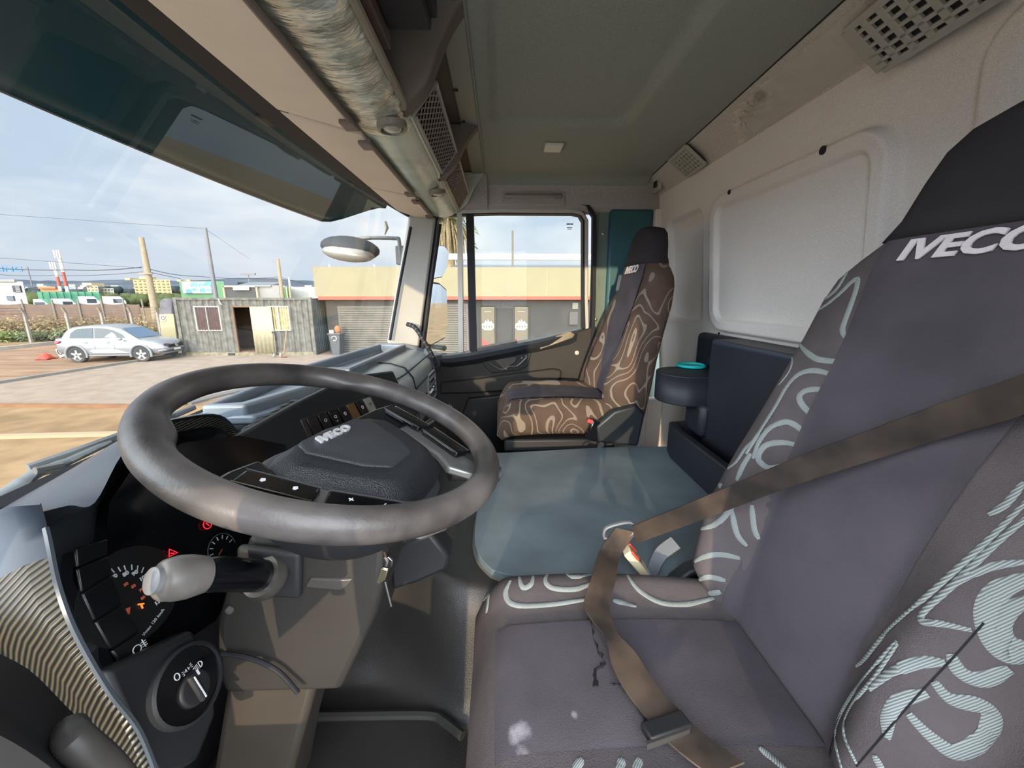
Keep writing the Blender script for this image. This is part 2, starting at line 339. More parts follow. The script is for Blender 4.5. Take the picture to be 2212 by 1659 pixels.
# upper ledge that catches the sky light
led = [(.44, -.330, .05), (.28, -.332, .075), (.15, -.314, .085), (.0, -.285, .085), (-.12, -.262, .080), (-.24, -.240, .07), (-.44, -.195, .03)]
mb = MB().loft([[V((2.30, y, z + .012)), V((2.262 - w * .75, y, z + .010)), V((2.262 - w, y, z - .004)), V((2.262 - w + .012, y, z - .030)), V((2.275, y, z - .075))] for y, z, w in led])
obj('ledge', mb, mat('ledge_plastic', '3a3d42', rough=.32, var=.1, vs=5), dr, angle=.5)
mb = MB().loft([[V((2.30, y, z + .020)), V((2.262 - w * .72, y, z + .019)), V((2.262 - w * .80, y, z + .0)), V((2.30, y, z))] for y, z, w in [(.12, -.303, .08), (-.10, -.262, .078)]])
obj('ledge_insert', mb, mat('ledge_insert', '4a443e', rough=.4), dr, bevel=.003)
# recessed latch area with its bare mechanism
rec = [(2.255,0.103,-0.348), (2.255,-0.183,-0.315), (2.255,-0.162,-0.390), (2.255,-0.109,-0.417), (2.255,0.046,-0.432), (2.255,0.088,-0.389)]
hr = obj('latch_recess', MB().prism(rec, (.03, 0, 0)), mat('recess_dark', '121214', rough=.5), dr, bevel=.003)
mb = MB().tube(smooth_path([(2.250,0.063,-0.367), (2.250,0.024,-0.394), (2.250,-0.016,-0.410), (2.250,-0.056,-0.394), (2.250,-0.103,-0.389), (2.250,-0.156,-0.341)]), .006, 8)
obj('latch_linkage', mb, mat('linkage_metal', '6d655c', rough=.4, metal=.6), hr)
mb = MB().prism([(2.247,0.029,-0.356), (2.247,-0.103,-0.335), (2.247,-0.087,-0.372), (2.247,-0.050,-0.393), (2.247,-0.034,-0.415), (2.247,-0.008,-0.396)], (.008, 0, 0))
obj('latch_plate', mb, mat('latch_plate', '4c4640', rough=.45, metal=.4), hr, bevel=.002)
for q in ((2.244,-0.037,-0.406), (2.246,-0.151,-0.332), (2.246,-0.127,-0.343)): obj('bolt', MB().lathe([(.005, 0), (.004, .004)], q, (-1, 0, 0), 10), M_screw, hr)
# pull cup at the rear end of the ledge, sunlight painted in as beige
pc = [(2.215,-0.210,-0.252), (2.215,-0.395,-0.191), (2.215,-0.422,-0.207), (2.215,-0.412,-0.227), (2.215,-0.231,-0.291)]
obj('pull_cup', MB().prism(pc, (.05, 0, 0)), mat('pull_cup', '8d7f6c', rough=.6, var=.3, vs=20), dr, label='pull cup painted pale as if sunlit', bevel=.004)
# raised lower panel with a map pocket
ar = [(2.235,0.342,-0.480), (2.235,0.157,-0.465), (2.235,-0.307,-0.404), (2.235,-0.358,-0.415), (2.235,-0.356,-0.455), (2.235,-0.309,-0.518), (2.235,0.132,-0.547), (2.235,0.344,-0.551)]
obj('armrest', MB().prism(ar, (.035, 0, 0)), M_blk2, dr, bevel=.012, seg=3)
lp = [(2.225,0.185,-0.577), (2.225,-0.322,-0.526), (2.225,-0.336,-0.576), (2.225,-0.304,-0.933), (2.225,0.331,-0.939), (2.225,0.318,-0.724), (2.225,0.228,-0.697)]
obj('map_pocket', MB().prism(lp, (.045, 0, 0)), M_blk, dr, bevel=.010, seg=3)
obj('bolt', MB().lathe([(.012, 0), (.012, .004), (.005, .007)], (2.262,-0.445,-0.317), (-1, 0, 0), 14), mat('pale_bolt', 'cfc6b0', rough=.4), dr)
# window frame
def strip(pts, w0, w1, x0, x1):   # flat bar in the door plane through (y, z) points
    rings = []
    for i, (y, z) in enumerate(pts):
        a = V(pts[max(i - 1, 0)]); b = V(pts[min(i + 1, len(pts) - 1)]); t = (b - a).normalized(); n = V((-t.y, t.x))
        p = V((y, z)); q = p + n * w0; r = p + n * w1; rings.append([V((x0, q.x, q.y)), V((x0, r.x, r.y)), V((x1, r.x, r.y)), V((x1, q.x, q.y))])
    return MB().loft(rings)
frm = [(.475, -.33), (.43, -.05), (.355, .40), (.335, .438), (.30, .452), (.0, .462), (-.40, .462), (-.455, .45), (-.485, .40), (-.50, .0), (-.505, -.18)]
obj('window_frame', strip(frm, .0, .030, 2.275, 2.335), M_rub, dr, angle=.6)
frm2 = [(-.505, -.19), (-.492, .0), (-.477, .40), (-.45, .437), (-.40, .448), (0, .448), (.26, .440)]
obj('window_channel', strip(frm2, -.012, .004, 2.268, 2.33), mat('pale_channel', 'b9b4ab', rough=.4, metal=.2), dr, angle=.6)
obj('seal', strip([(-.535, -.50), (-.53, .0), (-.515, .42), (-.47, .478), (-.40, .488), (0, .486), (.30, .478)], -.010, .010, 2.255, 2.30), M_rub, dr, angle=.6)
obj('divider', strip([(.218, -.32), (.212, .0), (.205, .44)], -.016, .010, 2.27, 2.335), mat('pale_channel'), dr, angle=.6)
obj('divider_seal', strip([(.160, -.312), (.162, .0), (.164, .45)], -.010, .030, 2.28, 2.335), M_rub, dr, angle=.6)
pane = [(.158, -.315), (.158, .435), (.14, .452), (-.42, .455), (-.46, .43), (-.482, .2), (-.49, -.19)]
pn = obj('window_pane', MB().prism([V((2.318, y, z)) for y, z in pane], (.005, 0, 0)), glass('side_glass', (.97, .99, .97), .15, dirt=.05), dr, angle=.5)
q = [(.225, -.33), (.215, .45), (.345, .43), (.42, .0), (.47, -.33)]
obj('quarter_pane', MB().prism([V((2.318, y, z)) for y, z in q], (.005, 0, 0)), glass('side_glass'), dr, angle=.5)
o_ = V((2.312,-0.376,0.387)); gm = mat('etched_mark', '4a4e52', rough=.7)
mk = MB()
for k in range(5): mk.box(o_ + V((0, -.0075 * k, 0)), (.001, .006, .008))
for k in range(2): mk.box(o_ + V((0, -.014, -.018 - .008 * k)), (.001, .030 - .006 * k, .003))
obj('etched_mark', mk, gm, dr)
# black bellows that guards the wiring between dash and door
# ================================================================== OVERHEAD CONSOLE
from mathutils import noise as NZ
M_film = mat('plastic_film', 'b9b6a8', rough=.22, metal=.45, var=.25, vs=7, spec=.8, hx2='d2d2c4', bump=.5, bs=38, stretch=(3.2, .8, 1))
M_filmg = mat('green_grey_film', 'bcc4b4', rough=.26, var=.2, vs=5, spec=.6, hx2='b0bcac')
M_brown = mat('console_plastic', '665a50', rough=.6, var=.1, vs=6)
M_dkbrown = mat('console_inside', '2e2724', rough=.8)
M_visor = mat('visor_vinyl', 'e8d6c2', rough=.6, var=.05, vs=4, bump=.05, bs=500)
oc = thing('overhead_console', 'long overhead console above the windscreen, still wrapped in crinkled silver film', 'console', (1.17, .25, .40))
prof = [(.345, .425), (.39, .44), (.415, .47), (.42, .605), (.075, .612), (.075, .603), (.40, .598), (.40, .452), (.235, .447), (.23, .437)]
obj('shell', MB().loft([[V((x, y, z)) for y, z in prof] for x in (.12, 2.24)]), M_brown, oc, angle=.5)
obj('roof_strip', MB().loft([[V((x, .070, .594)), V((x, .128, .590)), V((x, .128, .600)), V((x, .070, .603))] for x in (.12, 2.20)]), mat('roof_strip', '7c7f76', rough=.5), oc)
obj('edge_bead', MB().tube([(.12, .068, .594), (2.2, .068, .594)], .004, 8), mat('roof_strip'), oc)
obj('screw_hole', MB().cyl(V((1.328,0.122,0.588)), V((1.328,0.122,0.588)) + V((0, 0, .004)), .007, 12), M_rub, oc)
obj('screw_hole', MB().cyl(V((1.544,0.119,0.588)), V((1.544,0.119,0.588)) + V((0, 0, .004)), .007, 12), M_rub, oc)
def film_rows(x0, x1, nx, amp):
    rows = []
    for x in frange(x0, x1, nx):
        r = []
        for k in range(15):
            t = k / 14
            y = .345 - .125 * t; z = .414 - .012 * math.sin(math.pi * t * .9) + .018 * t * t
            if t > .9: z += .012 * (t - .9) / .1
            w = NZ.noise(V((x * 26, y * 9, 1.7))) + .6 * NZ.noise(V((x * 60 + y * 40, y * 30, 5.1)))
            gather = sstep(.35, .95, t); w2 = NZ.noise(V((x * 55 - y * 35, 3.3, y * 6)))
            r.append(V((x, y + .003 * w * amp, z + amp * (.0026 * w + .0060 * w2 * gather))))
        rows.append(r)
    return rows
obj('wrinkled_film', MB().grid(film_rows(.12, 1.16, 240, 1.0)), M_film, oc, angle=4, label='crinkled silver film')
obj('smooth_film', MB().grid(film_rows(1.158, 2.25, 150, .35)), M_filmg, oc, angle=4)
for x0, x1, m_ in ((.12, 1.06, M_brown), (1.10, 1.62, M_filmg), (1.67, 2.24, M_filmg)):
    obj('shelf_lip', MB().tube([(x0, .222, .433), (x0 + .02, .218, .440), (x1 - .02, .218, .440), (x1, .222, .433)], .009 if m_ is M_brown else .006, 8), mat('lip_plastic', '8e8272', rough=.5) if m_ is M_brown else m_, oc)
edge = smooth_path([(0, .222, .428), (0, .165, .468), (0, .128, .525), (0, .098, .566), (0, .066, .597)], 4)
for xd, xt, wd in ((1.08, .995, .05), (1.645, 1.605, .045), (2.25, 2.16, .03)):
    pl = [V((xd + (xt - xd) * (p.z - .428) / .169 - wd / 2, p.y, p.z)) for p in edge] + [V((xt - wd / 2, .40, .60)), V((xd - wd / 2, .40, .44))]
    obj('divider', MB().prism(pl, (wd, 0, 0)), M_brown if xd < 2.1 else M_filmg, oc, bevel=.008)
pl = [V((2.27 - .10 * (p.z - .428) / .169, p.y, p.z)) for p in edge] + [V((2.17, .42, .60)), V((2.27, .36, .42))]
obj('end_cap', MB().prism(pl, (.10, 0, 0)), mat('end_cap_film', '8a8577', rough=.35), oc, bevel=.02, seg=3)
def net(x0, x1):
    a0, a1, b0, b1 = V((x0, .208, .442)), V((x1, .208, .442)), V((x0, .152, .512)), V((x1, .152, .512))
    P = lambda s, t: lerp(lerp(a0, a1, s), lerp(b0, b1, s), t)
    nt = obj('net_pocket', MB().tube([P(0, 0), P(1, 0), P(1, 1), P(0, 1)], .006, 6, closed=True), M_trimg, oc)
    mb = MB(); n = int((x1 - x0) / .032); h = 5
    for k in range(-h, n + 1):
        for sg in (1, -1):
            pts = []
            for j in range(h + 1):
                s = (k + (j if sg > 0 else h - j)) / n
                if 0 <= s <= 1: pts.append(P(s, j / h))
            if len(pts) > 1: mb.tube(pts, .0019, 5)
    obj('lattice', mb, mat('net_strand', 'a08f84', rough=.6), nt)
net(1.12, 1.60); net(1.69, 2.21)
for q, r_ in (((1.088,0.257,0.402), .036), ((1.723,0.243,0.402), .034)):
    q = V(q); lp = obj('reading_lamp', MB().lathe([(r_, .008), (r_, -.006), (r_ * .8, -.009), (r_ * .68, -.002), (r_ * .68, .008)], q, (0, .1, 1), 28), mat('lamp_bezel', '7c766b', rough=.35), oc)
    obj('lens', MB().ell(q + V((0, 0, -.002)), (r_ * .66, r_ * .66, .010), 20, 10), mat('lamp_lens', 'b3aca0', rough=.12, spec=.9), lp)
# dark kit left in the near compartment
rd = thing('radio_unit', 'black slotted radio unit in the near overhead compartment', 'radio', (.72, .20, .47))
obj('case', MB().bb((.50, .12, .475), (.86, .20, .585)), M_rub, rd, bevel=.006)
obj('slot_panel', MB().bb((.52, .108, .49), (.85, .122, .575)), M_rub, rd, bevel=.003)
obj('bracket', MB().bb((.48, .20, .455), (.88, .235, .59)), mat('mauve_bracket', '5a4840', rough=.6), rd, bevel=.003)
# sun visors
def vis(name, pts, label):
    t = thing(name, label, 'sun visor', (pts[0][0] + .2, .41, .39), 'fold-down sun visors')
    mb = MB().prism([V((x, .350 + .138 * f, .404 - .002 * f)) for x, f in pts], (0, 0, .013))
    obj('panel', mb, M_visor, t, bevel=.004)
    return t
v1 = vis('sun_visor', [(.12, 1), (1.006, 1), (1.136, 0), (.12, 0)], 'beige vinyl sun visor nearest the driver, largest in view')
v2 = vis('sun_visor', [(1.016, 1), (1.642, 1), (1.79, 0), (1.148, 0)], 'beige vinyl sun visor in the middle of the windscreen head')
v3 = vis('sun_visor', [(1.652, 1), (2.07, 1), (2.245, .6), (2.245, 0), (1.802, 0)], 'beige vinyl sun visor at the passenger end, pointed corner')
for vv, x0, x1 in ((v1, .12, 1.10), (v2, 1.18, 1.76), (v3, 1.84, 2.22)):
    obj('hinge_rod', MB().tube([(x0, .345, .402), (x1, .345, .402)], .007, 8), mat('hinge_rod', '6d6058', rough=.5), vv)
    obj('hinge_clip', MB().bb((x1 - .05, .338, .394), (x1, .372, .404)), mat('hinge_rod'), vv, bevel=.003)
    obj('hinge_clip', MB().bb((x0, .338, .394), (x0 + .05, .372, .404)), mat('hinge_rod'), vv, bevel=.003)
# outer tinted visor above the windscreen
M_tint = mat('tinted_acrylic', '26434a', rough=.2, spec=.05)
def ovis(x, t):
    b = max(0, 1 - ((x - 1.17) / 1.15) ** 2); e = sstep(1.88, 2.20, x)
    top = V((x, .50 + .06 * b, .495)); bot = V((x, .72 + .085 * b - .16 * e, .322 + .12 * e))
    return lerp(top, bot, t) + V((0, .012 * math.sin(math.pi * t), 0))
rows = [[ovis(x, t) for x in frange(.05, 2.20, 50)] for t in frange(0, 1, 8)]
t = thing('outer_sun_visor', 'dark teal tinted acrylic visor outside the windscreen head', 'sun visor', (1.17, .7, .32))
obj('tinted_panel', MB().grid(rows), M_tint, t, angle=4, solid=.005)
obj('edge_lip', MB().tube([ovis(x, 1.0) for x in frange(.05, 2.20, 40)], .004, 6), mat('visor_edge', '2a3c40', rough=.3), t)
for x in (.6, 1.2, 1.8): obj('bracket', MB().bb((x - .03, .60, .45), (x + .03, .70, .475)), M_blk, t, bevel=.004)
# ceiling and header fittings
t = thing('ceiling_lamp', 'small pale rectangular lamp on the headliner', 'lamp', (1.761,-0.222,0.585))
q = V((1.782,-0.226,0.592)); obj('lens', MB().box(q, (.085, .075, .016)), mat('lamp_cover', 'c9c7bf', rough=.35), t, bevel=.012, seg=3)
obj('bezel', MB().box(q + V((0, 0, .007)), (.10, .088, .010)), mat('lamp_bezel'), t, bevel=.006)
t = thing('grab_handle', 'pale grey grab handle on the header above the passenger window', 'handle', (2.240,-0.173,0.502))
y0, y1 = V((2.240,-0.037,0.510)), V((2.240,-0.324,0.512))
obj('grip', MB().tube(smooth_path([y0, lerp(y0, y1, .25) + V((-.03, 0, -.006)), lerp(y0, y1, .75) + V((-.03, 0, -.006)), y1], 6), .0095, 10), mat('handle_plastic', '8c867f', rough=.5), t)
for q in (y0, y1): obj('mount', MB().box(q + V((.006, (.012 if q is y0 else -.012) * -1, 0)), (.03, .045, .024)), mat('handle_plastic'), t, bevel=.006)
struct('trim_15', MB().bb((XR - .012, .0, .462), (XR + .02, -.36, .55)), mat('header_cloth'), bevel=.015)
# rear ledge: two air grilles, torn film, rocker
def grille(c, xd, yd, w, h, nx, ny, label, name='air_grille'):
    xd = V(xd).normalized(); yd = V(yd); yd = (yd - xd * yd.dot(xd)).normalized(); n = xd.cross(yd); c = V(c)
    t = thing(name, label, 'air vent', c, 'air grilles on the rear ledge')
    M = Matrix((xd, yd, n)).transposed()
    obj('backing', MB().box(c, (w * .94, h * .94, .012), M), M_rub, t)
    mb = MB()
    for i in range(nx + 1): mb.box(c + xd * (w * (i / nx - .5)) + n * .009, (w / nx * (.42 if 0 < i < nx else .8), h, .008), M)
    for j in range(ny + 1): mb.box(c + yd * (h * (j / ny - .5)) + n * .009, (w * 1.03, h / ny * (.42 if 0 < j < ny else .8), .008), M)
    obj('grid', mb, mat('grille_plastic', 'a9a49b', rough=.5), t, bevel=.0015)
    return t
lx = V((-1, .05, 0)); ly = V((0, .10, .08))
grille((1.818,-0.800,0.560), lx, ly, .175, .105, 7, 6, 'small pale square-holed air grille at the passenger end of the rear ledge')
grille((0.838,-0.775,0.514), lx, ly, .215, .115, 6, 6, 'large pale square-holed air grille nearest the driver on the rear ledge')
t = thing('torn_film', 'torn clear protective film hanging on the rear ledge between the two grilles', 'plastic film', (1.209,-0.790,0.543))
rows = []
for i in range(60):
    s = i / 59; a = lerp(V((1.412,-0.765,0.574)), V((0.911,-0.735,0.569)), s); b = lerp(V((1.515,-0.850,0.510)), V((0.982,-0.850,0.521)), s)
    r = []
    for j in range(22):
        u = j / 21; p = lerp(a, b, u); star = math.exp(-((s - .16) / .22) ** 2 - ((u - .3) / .35) ** 2); an = math.atan2(u - .3, (s - .16) * 2.2)
        p += V((0, .012, .004)) + V((0, 1, 0)) * (.008 * NZ.noise(V((p.x * 14, p.z * 50, 2))) + .014 * star * math.sin(an * 9 + 3 * NZ.noise(p * 20)) + .004 * NZ.noise(V((p.x * 60, p.z * 60, 1)))); r.append(p)
    rows.append(r)
fm = mat('clear_film', 'dcd6c8', rough=.2, spec=1.0); fm.node_tree.nodes['Principled BSDF'].inputs['Alpha'].default_value = .40
obj('sheet', MB().grid(rows), fm, t, angle=4)
q = V((1.308,-0.772,0.581)); obj('rust_spot', MB().lathe([(.022, 0), (.015, .004), (.004, .006)], q, (0, 1, -.6), 12), mat('rust_spot', '6a563f', rough=.7), t)
t = thing('ledge_switch', 'pale switch plate at the passenger end of the rear ledge', 'switch', (2.200,-0.819,0.568))
q = V((2.196,-0.820,0.567)); obj('plate', MB().box(q, (.085, .02, .085)), mat('grille_plastic'), t, bevel=.006)
obj('rocker', MB().box(q + V((.0, .012, -.005)), (.035, .01, .03)), M_blk, t, bevel=.003)
# ================================================================== SEATS
M_pat = mat('brown_grey_cloth', '5c5556', rough=.95, var=.16, vs=8, bump=.3, bs=700, spec=.12)
M_pat2 = seat_fabric('brown_patterned_cloth', '56473e', '91877a', 5.7, 6.3, 2.9, .10, (2.2, .8, 3.0))
M_cen = mat('plain_dark_cloth', '504b50', rough=.95, var=.16, vs=7, bump=.25, bs=800, spec=.12)
M_hd = mat('headrest_cloth', '363335', rough=.95, var=.1, vs=8, bump=.2, bs=800, spec=.1)
M_emb = mat('white_embroidery', 'd9d0d2', rough=.8, bump=.3, bs=600)
M_belt = mat('belt_webbing', '2b231e', rough=.85, var=.35, vs=14, hx2='3a2f27')
BACK = [(-.64, -.42, .20, .10, .0), (-.60, -.43, .225, .12, .02), (-.525, -.442, .245, .13, .07), (-.42, -.46, .25, .14, .075), (-.30, -.49, .25, .14, .05), (-.19, -.522, .252, .14, .022), (-.08, -.565, .256, .13, .008), (-.01, -.588, .254, .12, .002), (.03, -.60, .240, .112, 0), (.06, -.607, .205, .107, 0),
        (.085, -.612, .168, .104, 0), (.115, -.619, .146, .10, 0), (.165, -.632, .133, .095, 0), (.205, -.645, .12, .085, 0), (.227, -.655, .098, .07, 0), (.24, -.662, .05, .04, 0)]
def seat(name, label, cx, dy, dz, cz, cf, cr, group, sh=0.0, M_pat=None):
    root = thing(name, label, 'seat', (cx, -.3 + dy, FLZ), group)
    zs = frange(-.64, .24, 34)
    tab = [(z, y - t * .5, w, t, b) for z, y, w, t, b in BACK]
    def sec(z): y, w, t, b = interp(tab, z); return y + sh * z, w, t, b
    def front(x, z):
        y, w, t, b = sec(z); u = min(1, abs(x) / w); s = max(0, 1 - u ** 4) ** .5
        return y + t * .5 * s ** .55 + b * sstep(.38, .72, u) * s ** .5
    def ring(z, ex=0.0):
        y, w, t, b = sec(z); r = []
        for k in range(48):
            a = 2 * math.pi * k / 48; c, s = math.cos(a), math.sin(a)
            x = (w + ex) * math.copysign(abs(c) ** .5, c); yy = math.copysign(abs(s) ** .55, s) * (t * .5 + ex)
            u = min(1, abs(x) / w)
            if s > 0: yy += b * sstep(.38, .72, u) * abs(s) ** .5
            r.append(V((cx + x, y + yy + dy, z + dz)))
        return r
    zz = [z for z, *_ in BACK]; zl = sorted(set([round(z, 3) for z in zs] + zz))
    bk = obj('backrest', MB().loft([ring(z) for z in zl]), M_pat, root, angle=4)
    hz = [z for z in zl if z >= .08]
    obj('headrest', MB().loft([ring(z, .004) for z in hz]), M_hd, root, angle=4)
    rows = []
    for z in [z for z in zl if -.61 <= z <= .095]:
        wp = interp([(-.62, .13), (-.45, .115), (-.25, .115), (-.1, .125), (.05, .145), (.1, .14)], z)[0]
        wp = min(wp, sec(z)[1] * .93)
        rows.append([V((cx + wp * s, front(wp * s, z) + .0085 - .004 * abs(s) ** 6 + dy, z + dz)) for s in frange(-1, 1, 40)])
    obj('center_panel', MB().grid(rows), M_cen, root, angle=4)
    # piping beside the centre panel
    # cushion
    def csec(y, ex=0.0, wide=.235):
        t = (y - cr) / (cf - cr); w = wide - .02 * (1 - t) ** 2; top = cz + .012 * math.sin(math.pi * t) - .045 * sstep(.82, 1.0, t) ** 2; rr = []
        f = max(.02, math.sqrt(max(0, 1 - max(0, (t - .86) / .14) ** 2)))
        for k in range(48):
            a = 2 * math.pi * k / 48; c, s = math.cos(a), math.sin(a)
            x = (w + ex) * math.copysign(abs(c) ** .42, c); z = math.copysign(abs(s) ** .5, s) * (.075 * f + ex)
            if s > 0: z += .026 * sstep(.55, .85, abs(x) / w) * abs(s) ** .5
            rr.append(V((cx + x, y + dy, top - .075 + z)))
        return rr
    def ctop(x, y):
        t = (y - cr) / (cf - cr); w = .235 - .02 * (1 - t) ** 2; top = cz + .012 * math.sin(math.pi * t) - .045 * sstep(.82, 1.0, t) ** 2; u = min(1, abs(x) / w)
        f = max(.02, math.sqrt(max(0, 1 - max(0, (t - .86) / .14) ** 2))); s = max(0, 1 - u ** (2 / .42)) ** .5
        return top - .075 + s ** .5 * .075 * f + .026 * sstep(.55, .85, u) * s ** .5
    ys = frange(cr, cf, 26)
    cu = obj('seat_cushion', MB().loft([csec(y) for y in ys]), M_pat, root, angle=4)
    rows = [[V((cx + x, y + dy, ctop(x, y) + .004)) for x in frange(-.115, .088, 16)] for y in frange(cr + .02, cf - .045, 20)]
    obj('cushion_panel', MB().grid(rows), M_cen, root, angle=4)
    # plastic pan, recliner covers and pedestal
    mb = MB().loft([[V((cx + sx * .215, y, z)) for sx, y in ((-1, cr + dy), (1, cr + dy), (1, cf + dy - .03), (-1, cf + dy - .03))] for z in (cz - .145, cz - .20)])
    obj('seat_pan', mb, M_blk, root, bevel=.01)
    mb = MB().loft([[V((cx + sx * .17, y, z)) for sx, y in ((-1, cr + dy + .02), (1, cr + dy + .02), (1, cf + dy - .10), (-1, cf + dy - .10))] for z in (cz - .20, FLZ - .005)])
    obj('pedestal', mb, M_blk, root, bevel=.01)
    for sx in (-1, 1):
        pr = [(cr + .09, cz - .14), (cr + .10, cz - .07), (cr + .03, cz - .005), (cr - .06, cz + .02), (cr - .10, cz - .02), (cr - .08, cz - .16)]
        obj('recliner_cover', MB().prism([V((cx + sx * .235, y + dy, z)) for y, z in pr], (.04 * sx, 0, 0)), mat('recliner_plastic', '20262b', rough=.45, var=.1, vs=6), root, bevel=.012, seg=3)
    return root, front, sec, ctop
DX = .505
s1, fr1, sec1, ct1 = seat('driver_chair', 'driver seat with swirl-patterned cloth, nearest the camera, torn cushion', DX, .0, .0, -.575, .055, -.44, 'cab seats', 0.0, M_pat)
s2, fr2, sec2, ct2 = seat('passenger_chair', 'passenger seat with swirl-patterned cloth, far side by the window', 1.80, .012, .045, -.445, .0, -.50, 'cab seats', .12, M_pat2)
def seat_text(root, fr, cx, dy, dz, x0, z, size, tilt, sx=1.35):
    a = V((x0, fr(x0 - cx, z) + dy + .0125, z + dz)); up = V((0, -.22, 1)).normalized()
    text('embroidered_lettering', 'IVECO', size, M_emb, a, V((-1, 0, tilt)), up, root, ext=.0012, shear=.24, off=.0022 * size / .06, sx=sx)

